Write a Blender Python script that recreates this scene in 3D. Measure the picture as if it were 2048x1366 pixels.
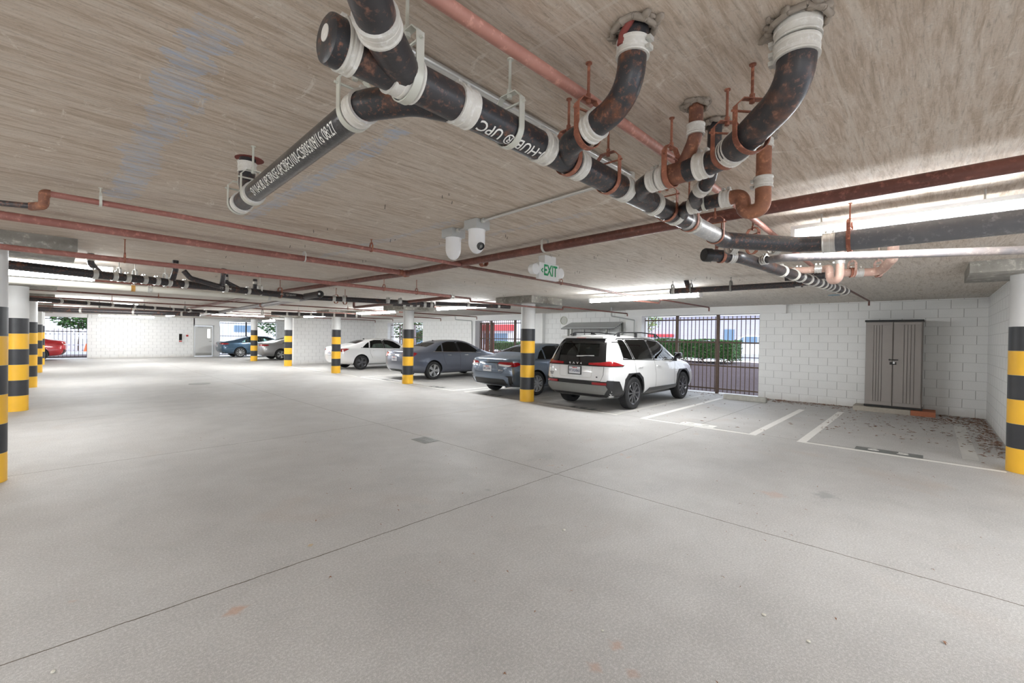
import bpy, bmesh, math, random
import numpy as np
from mathutils import Vector, Matrix
from mathutils.bvhtree import BVHTree
random.seed(7)
for o in list(bpy.data.objects): bpy.data.objects.remove(o)
SC = bpy.context.scene
COL = SC.collection
PI = math.pi
# ------------------------------------------------------------------ camera
# world axes: x runs across the stalls to the far block wall, y runs along the colonnade, z up
FPX, YAW, PITCH, ROLL, HC = 880.24, 0.810334, -0.0072993, 0.0156103, 1.55
fw = Vector((math.sin(YAW)*math.cos(PITCH), math.cos(YAW)*math.cos(PITCH), math.sin(PITCH)))
r0 = Vector((math.cos(YAW), -math.sin(YAW), 0)); u0 = r0.cross(fw)
RT = r0*math.cos(ROLL)+u0*math.sin(ROLL); UP = -r0*math.sin(ROLL)+u0*math.cos(ROLL)
cd = bpy.data.cameras.new('camera'); cd.sensor_width = 36; cd.lens = FPX/2048*36
cd.clip_start = 0.02; cd.clip_end = 300
cam = bpy.data.objects.new('camera', cd); COL.objects.link(cam)
mw = Matrix((RT, UP, -fw)).transposed().to_4x4(); mw.translation = Vector((0, 0, HC)); cam.matrix_world = mw
SC.camera = cam
# ------------------------------------------------------------------ world + exposure
wd = bpy.data.worlds.new('world'); SC.world = wd; wd.use_nodes = True
bg = wd.node_tree.nodes['Background']; bg.inputs[0].default_value = (0.80, 0.88, 1.0, 1); bg.inputs[1].default_value = 1.9
SC.view_settings.view_transform = 'Standard'; SC.view_settings.look = 'None'
SC.view_settings.gamma = 1; SC.view_settings.use_curve_mapping = False
SC.view_settings.exposure = 0.88
TUBE = 54.0          # strength of the fluorescent diffusers

def ray(px, py): return fw + RT*((px-1024)/FPX) - UP*((py-683)/FPX)
def atz(px, py, z=0.0):
    d = ray(px, py); return Vector((0, 0, HC)) + d*((z-HC)/d.z)
def atx(px, py, x):
    d = ray(px, py); return Vector((0, 0, HC)) + d*(x/d.x)
def aty(px, py, y):
    d = ray(px, py); return Vector((0, 0, HC)) + d*(y/d.y)

# ------------------------------------------------------------------ materials
MATS = {}
class NT:
    def __init__(s, name):
        m = bpy.data.materials.new(name); m.use_nodes = True; s.m = m; s.t = m.node_tree; s.n = s.t.nodes; s.b = s.n['Principled BSDF']
    def new(s, t, **k):
        n = s.n.new(t)
        for a, v in k.items(): setattr(n, a, v)
        return n
    def L(s, a, b): s.t.links.new(a, b)
    def coord(s, scale=(1,1,1), rot=(0,0,0)):
        c = s.new('ShaderNodeTexCoord'); mp = s.new('ShaderNodeMapping'); mp.inputs['Scale'].default_value = scale; mp.inputs['Rotation'].default_value = rot
        s.L(c.outputs['Object'], mp.inputs[0]); return mp.outputs[0]
    def noise(s, scale=5, detail=4, rough=.55, vec=None, vs=(1,1,1), dist=0):
        n = s.new('ShaderNodeTexNoise'); n.inputs['Scale'].default_value = scale; n.inputs['Detail'].default_value = detail; n.inputs['Roughness'].default_value = rough; n.inputs['Distortion'].default_value = dist
        s.L(vec if vec is not None else s.coord(vs), n.inputs['Vector']); return n.outputs['Fac']
    def ramp(s, fac, stops):
        r = s.new('ShaderNodeValToRGB'); e = r.color_ramp.elements
        while len(e) < len(stops): e.new(0.5)
        for i, (p, c) in enumerate(stops):
            e[i].position = p; e[i].color = (c if hasattr(c, '__len__') else (c, c, c)) if hasattr(c, '__len__') and len(c) == 4 else ((*c, 1) if hasattr(c, '__len__') else (c, c, c, 1))
        s.L(fac, r.inputs[0]); return r.outputs[0]
    def mix(s, fac, a, b, mode='MIX'):
        m = s.new('ShaderNodeMix', data_type='RGBA', blend_type=mode)
        for sock, v in ((m.inputs[0], fac), (m.inputs[6], a), (m.inputs[7], b)):
            if isinstance(v, bpy.types.NodeSocket): s.L(v, sock)
            elif hasattr(v, '__len__'): sock.default_value = (*v, 1) if len(v) == 3 else v
            else: sock.default_value = v
        return m.outputs[2]
    def math(s, op, a, b=None, clamp=False):
        m = s.new('ShaderNodeMath', operation=op); m.use_clamp = clamp
        for i, v in enumerate((a, b)):
            if v is None: continue
            if isinstance(v, bpy.types.NodeSocket): s.L(v, m.inputs[i])
            else: m.inputs[i].default_value = v
        return m.outputs[0]
    def sep(s, v):
        x = s.new('ShaderNodeSeparateXYZ'); s.L(v, x.inputs[0]); return x.outputs
    def comb(s, x, y, z=0.0):
        c = s.new('ShaderNodeCombineXYZ')
        for i, v in enumerate((x, y, z)):
            if isinstance(v, bpy.types.NodeSocket): s.L(v, c.inputs[i])
            else: c.inputs[i].default_value = v
        return c.outputs[0]
    def bump(s, h, strength=.3, dist=.01):
        b = s.new('ShaderNodeBump'); b.inputs['Strength'].default_value = strength; b.inputs['Distance'].default_value = dist
        s.L(h, b.inputs['Height']); s.L(b.outputs[0], s.b.inputs['Normal'])
    def color(s, c):
        if isinstance(c, bpy.types.NodeSocket): s.L(c, s.b.inputs['Base Color'])
        else: s.b.inputs['Base Color'].default_value = (*c, 1)
def simple(name, col, rough=.5, metal=0, coat=0, var=0.06, scale=8, spec=.5, bump=0):
    if name in MATS: return MATS[name]
    s = NT(name); s.b.inputs['Roughness'].default_value = rough; s.b.inputs['Metallic'].default_value = metal
    s.b.inputs['Coat Weight'].default_value = coat; s.b.inputs['Coat Roughness'].default_value = .05; s.b.inputs['Specular IOR Level'].default_value = spec
    if var > 0:
        n = s.noise(scale, 3)
        s.color(s.mix(n, tuple(c*(1-var) for c in col), tuple(min(1, c*(1+var)) for c in col)))
        if bump: s.bump(n, bump, .005)
    else: s.color(col)
    MATS[name] = s.m; return s.m
def emis(name, col, st):
    s = NT(name); s.color((.8, .8, .8)); s.b.inputs['Emission Color'].default_value = (*col, 1); s.b.inputs['Emission Strength'].default_value = st
    MATS[name] = s.m; return s.m
def glassmat(name, tint, refl=.9):
    s = NT(name); s.n.remove(s.b)
    t = s.new('ShaderNodeBsdfTransparent'); t.inputs[0].default_value = (*tint, 1)
    g = s.new('ShaderNodeBsdfGlossy'); g.inputs[0].default_value = (refl, refl, refl, 1); g.inputs['Roughness'].default_value = .02
    f = s.new('ShaderNodeFresnel'); f.inputs[0].default_value = 1.45
    m = s.new('ShaderNodeMixShader'); s.L(f.outputs[0], m.inputs[0]); s.L(t.outputs[0], m.inputs[1]); s.L(g.outputs[0], m.inputs[2])
    s.L(m.outputs[0], s.n['Material Output'].inputs[0]); MATS[name] = s.m; return s.m

def mk_floor():
    s = NT('floor_concrete'); c = s.coord()
    xyz = s.sep(c); X, Y = xyz[0], xyz[1]
    big = s.noise(.35, 5, .6, vec=c); med = s.noise(1.6, 6, .65, vec=c); fine = s.noise(70, 3, .7, vec=c); grit = s.noise(260, 2, .8, vec=c)
    col = s.mix(s.ramp(big, [(.35, 0.), (.65, 1.)]), (.455, .445, .43), (.525, .51, .49))
    col = s.mix(s.ramp(med, [(.35, 0.), (.7, 1.)]), col, (.60, .59, .572))
    sw = s.noise(1.1, 4, .6, vec=c, dist=2.5)
    col = s.mix(s.ramp(sw, [(.55, 0.), (.72, .35)]), col, (.40, .40, .385))
    st = s.noise(.8, 3, .5, vec=c, dist=1.0)
    col = s.mix(s.ramp(st, [(.62, 0.), (.75, .35)]), col, (.52, .41, .33))
    col = s.mix(s.ramp(fine, [(.38, .35), (.6, 0.)]), col, (.30, .285, .27)); col = s.mix(s.ramp(fine, [(.5, 0.), (.7, .4)]), col, (.78, .76, .74))
    col = s.mix(s.ramp(grit, [(.40, .5), (.54, 0.)]), col, (.22, .21, .20))
    rust = s.noise(2.2, 5, .7, vec=c); rm = s.noise(.45, 2, .5, vec=c)
    rf = s.math('MULTIPLY', s.ramp(rust, [(.66, 0.), (.72, .55)]), s.ramp(rm, [(.5, 0.), (.62, 1.)]))
    col = s.mix(rf, col, (.50, .30, .19))
    # tyre sheen stripes along the drive aisle
    tv = s.noise(.5, 3, .5, vec=s.coord((2.2, .25, 1)))
    col = s.mix(s.ramp(tv, [(.55, 0.), (.7, .22)]), col, (.36, .36, .35))
    def blob(px, py, r, c, k, stretch=1.):
        q = atz(px, py); d = s.math('ADD', s.math('ADD', s.math('MULTIPLY', s.math('ABSOLUTE', s.math('SUBTRACT', X, q.x)), 1/r), s.math('MULTIPLY', s.math('ABSOLUTE', s.math('SUBTRACT', Y, q.y)), stretch/r)), s.math('MULTIPLY', s.math('SUBTRACT', bn, .5), 3.))
        return s.math('MULTIPLY', s.ramp(d, [(.35, 1.), (.95, 0.)]), k)
    bn = s.noise(7, 6, .7, vec=c)
    for px, py, r, cc, k, st_ in ((470, 1222, .07, (.50, .27, .16), .55, 1.), (1235, 1290, .06, (.48, .28, .19), .5, 1.), (1190, 1335, .05, (.48, .28, .19), .45, 1.), (1545, 988, .16, (.52, .33, .25), .4, 1.), (1650, 992, .22, (.22, .22, .22), .5, 1.4), (975, 980, .06, (.25, .25, .25), .5, 1.), (1265, 1348, .05, (.45, .26, .18), .4, 1.), (1085, 912, .3, (.28, .29, .28), .3, 1.)):
        col = s.mix(blob(px, py, r, cc, k, st_), col, cc)
    # sawn joints
    wob = s.math('MULTIPLY', s.math('SUBTRACT', s.noise(9, 4, .6, vec=c), .5), .025)
    def joint(axis, at, w):
        d = s.math('ABSOLUTE', s.math('ADD', s.math('SUBTRACT', axis, at), wob)); return s.math('LESS_THAN', d, w)
    j = joint(X, 4.02, .0045)
    j = s.math('MAXIMUM', j, joint(X, 8.22, .004))
    for yy in (3.09, 7.08, 11.07, 15.06, 19.05, 27.0): j = s.math('MAXIMUM', j, joint(Y, yy, .0045))
    col = s.mix(j, col, (.10, .075, .05))
    s.color(col); s.b.inputs['Roughness'].default_value = .62
    s.L(s.ramp(big, [(.3, .5), (.7, .75)]), s.b.inputs['Roughness'])
    h = s.math('ADD', s.math('MULTIPLY', fine, .4), s.math('MULTIPLY', grit, .6)); h = s.math('SUBTRACT', h, j)
    s.bump(h, .25, .004); MATS['floor'] = s.m
def mk_ceiling():
    s = NT('ceiling_concrete'); c = s.coord(); xyz = s.sep(c); X, Y = xyz[0], xyz[1]
    big = s.noise(.45, 4, .6, vec=s.coord((1, 1.6, 1))); grain = s.noise(2.6, 7, .72, vec=s.coord((1, 9, 1)), dist=.5); fib = s.noise(7, 7, .75, vec=s.coord((1, 11, 1)), dist=.5)
    g2 = s.noise(90, 2, .8, vec=c)
    # wood-stained forms towards the camera side, greyer towards the outer wall
    fade = s.math('ADD', s.math('MULTIPLY', s.math('ADD', X, s.math('MULTIPLY', Y, .6)), .085), s.math('MULTIPLY', s.math('SUBTRACT', big, .5), 1.2))
    base = s.mix(s.ramp(fade, [(.2, 0.), (1., 1.)]), (.56, .455, .36), (.64, .61, .57))
    col = s.mix(s.ramp(grain, [(.42, 0.), (.62, .6)]), base, (.70, .64, .565))
    col = s.mix(s.ramp(grain, [(.34, .6), (.49, 0.)]), col, (.36, .285, .21))
    col = s.mix(s.ramp(fib, [(.34, .6), (.48, 0.)]), col, (.29, .235, .18))
    col = s.mix(s.ramp(fib, [(.56, 0.), (.68, .6)]), col, (.80, .75, .68))
    col = s.mix(s.ramp(g2, [(.3, .25), (.45, 0.)]), col, (.22, .19, .16))
    sc = s.noise(2.4, 6, .75, vec=s.coord((2.5, 1, 1)), dist=2.0)
    col = s.mix(s.ramp(sc, [(.60, 0.), (.66, .5)]), col, (.82, .78, .70))
    # formwork panel seams, 1.22 x 2.44
    def seam(axis, per, off, w):
        m = s.math('ABSOLUTE', s.math('SUBTRACT', s.math('FRACT', s.math('MULTIPLY', s.math('ADD', axis, off), 1/per)), .5)); return s.math('LESS_THAN', m, w/per)
    sm = s.math('MAXIMUM', seam(X, 2.44, .05, .006), seam(Y, 1.22, .33, .005))
    col = s.mix(s.math('MULTIPLY', sm, .5), col, (.66, .60, .52))
    # blue chalk
    def chalk(x0, y0, y1, w, k):
        n = s.noise(3.5, 6, .75, vec=c, dist=1.2)
        n2 = s.noise(7, 8, .8, vec=s.coord((1, 6, 1)), dist=1.0)
        d = s.math('ADD', s.math('ABSOLUTE', s.math('SUBTRACT', X, x0)), s.math('MULTIPLY', s.math('SUBTRACT', n, .5), w*6))
        a = s.math('MULTIPLY', s.math('LESS_THAN', d, w), s.math('MULTIPLY', s.math('GREATER_THAN', Y, y0), s.math('LESS_THAN', Y, y1)))
        return s.math('MULTIPLY', a, s.math('MULTIPLY', s.ramp(n2, [(.44, 0.), (.60, 1.)]), k))
    ch = s.math('MAXIMUM', chalk(1.2, 1.9, 4.4, .05, .7), chalk(.37, 1.7, 4.5, .07, .75))
    ch = s.math('MAXIMUM', ch, chalk(2.45, 3.0, 6.0, .05, .5)); ch = s.math('MAXIMUM', ch, chalk(3.0, 2.0, 5.0, .04, .35))
    col = s.mix(ch, col, (.40, .52, .70))
    s.color(col); s.b.inputs['Roughness'].default_value = .85
    s.bump(s.math('ADD', s.math('MULTIPLY', grain, .5), s.math('MULTIPLY', fib, .5)), .35, .01); MATS['ceiling'] = s.m
def mk_block(name, axis, off=0.0, base=(.80, .80, .785)):
    s = NT(name); c = s.coord(); xyz = s.sep(c)
    v = s.comb(s.math('ADD', xyz[0 if axis == 'x' else 1], off), xyz[2])
    br = s.new('ShaderNodeTexBrick'); s.L(v, br.inputs['Vector'])
    br.offset = .5; br.inputs['Scale'].default_value = 1; br.inputs['Brick Width'].default_value = .40; br.inputs['Row Height'].default_value = .1957
    br.inputs['Mortar Size'].default_value = .0055; br.inputs['Mortar Smooth'].default_value = .3
    n = s.noise(3, 5, .6, vec=c); n2 = s.noise(60, 3, .6, vec=c)
    cc = s.mix(n, tuple(b*.93 for b in base), base)
    cc = s.mix(s.ramp(n2, [(.3, .2), (.5, 0.)]), cc, tuple(b*.75 for b in base))
    # head joints show darker than the bed joints
    fr = s.math('FRACT', s.math('DIVIDE', xyz[2], .1957)); bed = s.math('MAXIMUM', s.math('LESS_THAN', fr, .03), s.math('GREATER_THAN', fr, .97))
    k = s.math('MULTIPLY', br.outputs['Fac'], s.math('SUBTRACT', 1., s.math('MULTIPLY', bed, .6)))
    cc = s.mix(s.math('MULTIPLY', k, .8), cc, (.30, .29, .275))
    lo = s.ramp(s.math('ADD', xyz[2], s.math('MULTIPLY', n, .25)), [(.10, .5), (.30, 0.)])
    cc = s.mix(lo, cc, (.52, .48, .42))
    s.color(cc); s.b.inputs['Roughness'].default_value = .7
    s.bump(s.math('SUBTRACT', s.math('MULTIPLY', n2, .25), br.outputs['Fac']), .5, .006); MATS[name] = s.m; return s.m
def mk_rusty(name, dark, rust, lo, hi, scale=9, rough=.45, metal=0.):
    s = NT(name); c = s.coord()
    n = s.noise(scale, 6, .7, vec=c); m = s.noise(scale*.25, 3, .5, vec=c); f = s.math('ADD', s.math('MULTIPLY', n, .6), s.math('MULTIPLY', m, .4))
    col = s.mix(s.ramp(f, [(lo, 0.), (hi, 1.)]), dark, rust)
    n3 = s.noise(scale*4, 3, .7, vec=c); col = s.mix(s.ramp(n3, [(.55, 0.), (.75, .5)]), col, tuple(min(1, x*2.2+.02) for x in rust))
    s.color(col); s.b.inputs['Roughness'].default_value = rough; s.b.inputs['Metallic'].default_value = metal
    s.bump(n3, .25, .003); MATS[name] = s.m; return s.m
mk_floor(); mk_ceiling()
mk_block('block_y', 'y', .11, (.88, .88, .865)); mk_block('block_x', 'x', .1, (.88, .88, .865))
mk_rusty('pipe_black', (.030, .030, .034), (.20, .075, .035), .56, .72, 14, .36)
mk_rusty('pipe_rusty', (.040, .037, .040), (.20, .09, .055), .52, .70, 10, .40)
mk_rusty('pipe_orange', (.14, .055, .035), (.36, .15, .08), .4, .62, 8, .6)
mk_rusty('pipe_brown', (.115, .040, .030), (.20, .075, .055), .4, .65, 7, .4)
mk_rusty('pipe_pink', (.36, .155, .12), (.48, .235, .185), .35, .65, 6, .5)
mk_rusty('pipe_red', (.27, .10, .08), (.38, .17, .14), .35, .65, 5, .4)
mk_rusty('pipe_grey', (.21, .20, .21), (.32, .27, .25), .45, .65, 7, .35)
mk_rusty('pipe_spiral', (.36, .36, .36), (.50, .49, .47), .4, .6, 12, .42, .1); mk_rusty('pipe_dgrey', (.115, .12, .13), (.15, .15, .155), .45, .7, 6, .45); mk_rusty('pipe_salmon', (.52, .33, .27), (.62, .42, .34), .35, .65, 7, .5); mk_rusty('pipe_shiny', (.075, .075, .078), (.20, .19, .19), .5, .7, 30, .26, .6)
mk_rusty('hanger_rust', (.22, .075, .045), (.38, .15, .09), .4, .6, 12, .6)
mk_rusty('band_white', (.62, .59, .53), (.72, .70, .65), .35, .6, 14, .42)
mk_rusty('cap_drop', (.22, .21, .185), (.42, .40, .36), .4, .65, 3, .85)
simple('steel', (.62, .62, .60), .32, .7); simple('galv', (.66, .66, .62), .38, .4); simple('clamp_pale', (.60, .60, .53), .45, .2)
simple('silver_band', (.62, .61, .58), .3, .5)
simple('white_paint', (.80, .80, .79), .5, var=.03); simple('col_paint', (.72, .72, .71), .55, var=.07, scale=5)
simple('col_yellow', (.90, .50, .035), .38, var=.07, scale=6); simple('col_black', (.036, .037, .041), .38, var=.25, scale=7)
simple('line_paint', (.78, .76, .72), .6, var=.10, scale=14); simple('stencil_dark', (.155, .16, .155), .6, var=.15); simple('stencil_white', (.80, .79, .75), .6, var=.06)
simple('line_faded', (.56, .545, .515), .6, var=.10, scale=14)
simple('black_plastic', (.018, .018, .019), .45, var=.2); simple('black_gloss', (.006, .006, .007), .08, coat=.6, var=0); simple('rubber', (.022, .022, .023), .75, var=.2)
simple('interior', (.34, .35, .34), .8); simple('seat_cloth', (.11, .115, .12), .85); simple('seat_light', (.20, .20, .19), .85)
simple('rim_silver', (.60, .61, .62), .25, .7, var=.03); simple('rim_dark', (.17, .17, .18), .25, .6, var=.05); simple('chrome', (.75, .75, .76), .12, 1., var=0)
simple('tail_red', (.30, .006, .01), .12, coat=1., var=.15, scale=25); simple('tail_pink', (.75, .38, .36), .15, coat=1., var=.1); simple('lamp_clear', (.80, .80, .80), .12, coat=1., var=.1)
simple('plate_white', (.78, .78, .80), .4, var=0); simple('plate_ink', (.03, .04, .12), .5, var=0); simple('plate_red', (.55, .05, .06), .5, var=0)
simple('car_white', (.82, .82, .815), .22, coat=1., var=0); simple('car_slate', (.15, .19, .25), .3, .55, coat=1., var=0); simple('car_grey', (.14, .155, .20), .3, .55, coat=1., var=0)
simple('car_blue', (.045, .095, .155), .3, .5, coat=1., var=0); simple('car_silver', (.36, .36, .365), .3, .5, coat=1., var=0); simple('car_red', (.42, .012, .02), .25, .1, coat=1., var=0)
simple('skid_silver', (.23, .23, .22), .4, .3); simple('cabinet_grey', (.33, .30, .28), .55, var=.05); simple('cabinet_black', (.02, .02, .02), .5)
simple('wood_grey', (.44, .40, .34), .8, var=.2, scale=20); simple('wood_red', (.44, .16, .085), .8, var=.2, scale=20)
simple('fence_brown', (.115, .075, .055), .6, .1, var=.25); simple('fence_dark', (.035, .027, .025), .6); simple('concrete_stop', (.40, .39, .35), .85, var=.25, scale=12, bump=.3)
simple('exit_white', (.86, .87, .86), .4, var=0); simple('exit_green', (.03, .36, .14), .5, var=0); simple('foam_sealant', (.30, .255, .21), .9, var=.35, scale=30, bump=.6); simple('sealant_red', (.22, .05, .04), .8, var=.3)
simple('camera_white', (.86, .86, .86), .3, var=0); simple('box_grey', (.50, .51, .50), .5); simple('lens_black', (.02, .02, .022), .15, coat=.5, var=0)
simple('leaf_dry', (.26, .115, .055), .8, var=.5, scale=3); simple('paper_tan', (.50, .40, .28), .8); simple('stone', (.62, .60, .52), .8, var=.2)
simple('door_paint', (.62, .62, .605), .45, var=.03); simple('kick_plate', (.42, .42, .40), .35, .4); simple('extinguisher_red', (.45, .03, .03), .3)
simple('leaf_green', (.075, .20, .04), .6, var=.6, scale=6); simple('leaf_dark', (.035, .085, .022), .6, var=.6, scale=6); simple('leaf_olive', (.26, .34, .09), .6, var=.5, scale=4)
simple('bark', (.16, .11, .08), .9, var=.3); simple('mulch', (.075, .055, .062), .95, var=.6, scale=26, bump=1.); simple('gravel_pale', (.60, .52, .48), .9, var=.45, scale=30, bump=.8)
simple('asphalt', (.30, .29, .31), .9, var=.2, scale=20); simple('grass_green', (.09, .26, .06), .9, var=.5, scale=12); simple('facade', (.50, .48, .56), .7, var=.05, scale=2); simple('facade_white', (.85, .87, .92), .7, var=.03)
simple('facade_blue', (.16, .25, .36), .6); simple('sign_red', (.60, .05, .06), .5); simple('picket', (.62, .55, .62), .7); simple('wall_pale', (.84, .835, .82), .65, var=.05, scale=3); simple('slat_red', (.20, .07, .05), .6)
simple('mark_blue', (.20, .38, .52), .7); simple('drain_metal', (.26, .26, .24), .5, .4); simple('pale_pipe', (.80, .78, .70), .45, var=.05); simple('amber', (.45, .24, .06), .5); simple('label_blue', (.08, .22, .50), .4, var=0); simple('foundation_green', (.10, .34, .10), .8)
emis('tube_lit', (.96, .985, 1.), TUBE); emis('tube_left', (.96, .985, 1.), TUBE*.45); emis('tube_fill', (.96, .985, 1.), TUBE*.5); emis('door_glass_lit', (1., 1., 1.), 1.6)
G_TINT = glassmat('glass_tint', (.80, .92, .88)); G_DARK = glassmat('glass_dark', (.45, .48, .48))

# ------------------------------------------------------------------ helpers
def link(name, bm, mats, parent=None, smooth=False, kind=None, angle=40):
    me = bpy.data.meshes.new(name); bmesh.ops.recalc_face_normals(bm, faces=bm.faces); bm.to_mesh(me); bm.free()
    o = bpy.data.objects.new(name, me); COL.objects.link(o)
    for m in (mats if isinstance(mats, (list, tuple)) else [mats]): me.materials.append(MATS[m] if isinstance(m, str) else m)
    if smooth:
        me.shade_smooth(); me.set_sharp_from_angle(angle=math.radians(angle))
    if parent is not None:
        o.parent = parent; o.matrix_parent_inverse = Matrix.Identity(4)
        o.matrix_local = parent_world(parent).inverted()
    if kind: o['kind'] = kind
    return o
def parent_world(p):
    m = p.matrix_basis.copy()
    q = p.parent
    while q is not None:
        m = q.matrix_basis @ m; q = q.parent
    return m
def thing(name, loc, label, cat, group=None, rotz=0):
    o = bpy.data.objects.new(name, None); COL.objects.link(o); o.empty_display_size = .1
    o.location = loc; o.rotation_euler = (0, 0, rotz); o['label'] = label; o['category'] = cat
    if group: o['group'] = group
    return o
def tag(o, label, cat, group=None, kind=None):
    o['label'] = label; o['category'] = cat
    if group: o['group'] = group
    if kind: o['kind'] = kind
    return o
def copytree(root, loc, rotz, label=None):
    r = root.copy(); COL.objects.link(r); r.location = loc; r.rotation_euler = (0, 0, rotz)
    if label: r['label'] = label
    for ch in list(root.children):
        c = ch.copy(); COL.objects.link(c); c.parent = r
        for g in list(ch.children):
            d = g.copy(); COL.objects.link(d); d.parent = c
    return r
def box(bm, lo, hi, mi=0, bev=0):
    x0, y0, z0 = lo; x1, y1, z1 = hi
    vs = [bm.verts.new(p) for p in ((x0,y0,z0),(x1,y0,z0),(x1,y1,z0),(x0,y1,z0),(x0,y0,z1),(x1,y0,z1),(x1,y1,z1),(x0,y1,z1))]
    fs = [bm.faces.new([vs[i] for i in f]) for f in ((0,3,2,1),(4,5,6,7),(0,1,5,4),(1,2,6,5),(2,3,7,6),(3,0,4,7))]
    for f in fs: f.material_index = mi
    if bev:
        es = set(e for f in fs for e in f.edges); r = bmesh.ops.bevel(bm, geom=list(es), offset=bev, segments=2, affect='EDGES', profile=.7)
    return fs
def obox(bm, c, half, rot, mi=0):
    """oriented box: centre, half sizes, 3x3 rotation"""
    vs = [bm.verts.new(Vector(c) + rot @ Vector((sx*half[0], sy*half[1], sz*half[2]))) for sz in (-1,1) for sx, sy in ((-1,-1),(1,-1),(1,1),(-1,1))]
    for f in ((0,3,2,1),(4,5,6,7),(0,1,5,4),(1,2,6,5),(2,3,7,6),(3,0,4,7)):
        fc = bm.faces.new([vs[i] for i in f]); fc.material_index = mi
def frame(d):
    d = Vector(d).normalized(); a = Vector((0, 0, 1)) if abs(d.z) < .95 else Vector((1, 0, 0))
    s = d.cross(a).normalized(); t = s.cross(d).normalized(); return s, t, d
def bar(bm, a, b, w, h, mi=0):
    a, b = Vector(a), Vector(b); s, t, d = frame(b-a); L = (b-a).length/2
    obox(bm, (a+b)/2, (w/2, h/2, L), Matrix((s, t, d)).transposed(), mi)
def lathe(bm, o, d, prof, seg=24, mi=0, caps=True, a0=0, a1=2*PI):
    """profile [(r, s)] spun round axis d through o"""
    o = Vector(o); s, t, d = frame(d); rings = []; full = abs(a1-a0-2*PI) < 1e-6; n = seg if full else seg+1
    for r, q in prof:
        rings.append([bm.verts.new(o + d*q + (s*math.cos(a0+(a1-a0)*k/seg) + t*math.sin(a0+(a1-a0)*k/seg))*max(r, 1e-5)) for k in range(n)])
    for i in range(len(rings)-1):
        for k in range(n if full else n-1):
            f = bm.faces.new((rings[i][k], rings[i][(k+1) % n], rings[i+1][(k+1) % n], rings[i+1][k])); f.material_index = mi
    if caps and full:
        for rg in (rings[0], rings[-1]):
            try: bm.faces.new(rg).material_index = mi
            except Exception: pass
def cyl(bm, a, b, r, seg=16, mi=0, r2=None):
    a, b = Vector(a), Vector(b); lathe(bm, a, b-a, [(r, 0), (r if r2 is None else r2, (b-a).length)], seg, mi)
def roundpath(pts, R, n=7):
    pts = [Vector(p) for p in pts]; Rs = R if hasattr(R, '__len__') else [R]*len(pts); out = [pts[0]]
    for i in range(1, len(pts)-1):
        p, a, b = pts[i], pts[i-1], pts[i+1]; u, v = (a-p).normalized(), (b-p).normalized()
        th = PI-math.acos(max(-1, min(1, u.dot(v))))
        if th < .03: out.append(p); continue
        t = min(Rs[i]*math.tan(th/2), .48*(a-p).length, .48*(b-p).length)
        for k in range(n+1):
            q = k/n; out.append((p+u*t)*(1-q)**2 + p*2*q*(1-q) + (p+v*t)*q*q)
    out.append(pts[-1]); return out
def tube(bm, pts, r, R=.1, seg=20, mi=0, n=7):
    path = roundpath(pts, R, n); s, t, d = frame(path[1]-path[0]); rings = []
    for i, p in enumerate(path):
        d2 = (path[min(i+1, len(path)-1)]-path[max(i-1, 0)]).normalized()
        ax = d.cross(d2)
        if ax.length > 1e-6:
            q = Matrix.Rotation(math.asin(min(1, ax.length)), 3, ax.normalized()); s = q @ s; t = q @ t
        d = d2; s = (s-d*s.dot(d)).normalized(); t = d.cross(s)
        rr = r if not callable(r) else r(i/(len(path)-1))
        rings.append([bm.verts.new(p + (s*math.cos(2*PI*k/seg)+t*math.sin(2*PI*k/seg))*rr) for k in range(seg)])
    for i in range(len(rings)-1):
        for k in range(seg):
            f = bm.faces.new((rings[i][k], rings[i][(k+1) % seg], rings[i+1][(k+1) % seg], rings[i+1][k])); f.material_index = mi
    for rg in (rings[0], rings[-1]): bm.faces.new(rg).material_index = mi
    return path
def T(fn, *a, **k):
    bm = bmesh.new(); fn(bm, *a, **k); return bm
def textmesh(s, size, mat, name, xf, parent=None, ext=.001, bold=0, wrap=None, spacing=1., cuts=0):
    """lettering as flat mesh; xf maps (x, y) of the text plane to a world point; centred at 0,0"""
    cu = bpy.data.curves.new('t', 'FONT'); cu.body = s; cu.size = size; cu.align_x = 'CENTER'; cu.align_y = 'CENTER'; cu.offset = bold; cu.space_character = spacing; cu.resolution_u = 3
    ob = bpy.data.objects.new('t', cu); COL.objects.link(ob)
    dg = bpy.context.evaluated_depsgraph_get(); me = bpy.data.meshes.new_from_object(ob.evaluated_get(dg))
    bm = bmesh.new(); bm.from_mesh(me); bpy.data.objects.remove(ob); bpy.data.curves.remove(cu); bpy.data.meshes.remove(me)
    if cuts:
        for k in range(cuts):
            y = -size*.5 + size*(k+.5)/cuts
            g = bm.verts[:]+bm.edges[:]+bm.faces[:]; bmesh.ops.bisect_plane(bm, geom=g, plane_co=(0, y, 0), plane_no=(0, 1, 0))
    for v in bm.verts: v.co = Vector(xf(v.co.x, v.co.y))
    me = bpy.data.meshes.new(name); bm.to_mesh(me); bm.free(); o = bpy.data.objects.new(name, me); COL.objects.link(o); me.materials.append(MATS[mat])
    if parent is not None: o.parent = parent; o.matrix_local = parent_world(parent).inverted()
    return o
def apply_mods(o):
    dg = bpy.context.evaluated_depsgraph_get(); me = bpy.data.meshes.new_from_object(o.evaluated_get(dg)); o.modifiers.clear(); old = o.data; o.data = me
    if old.users == 0: bpy.data.meshes.remove(old)
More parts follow.
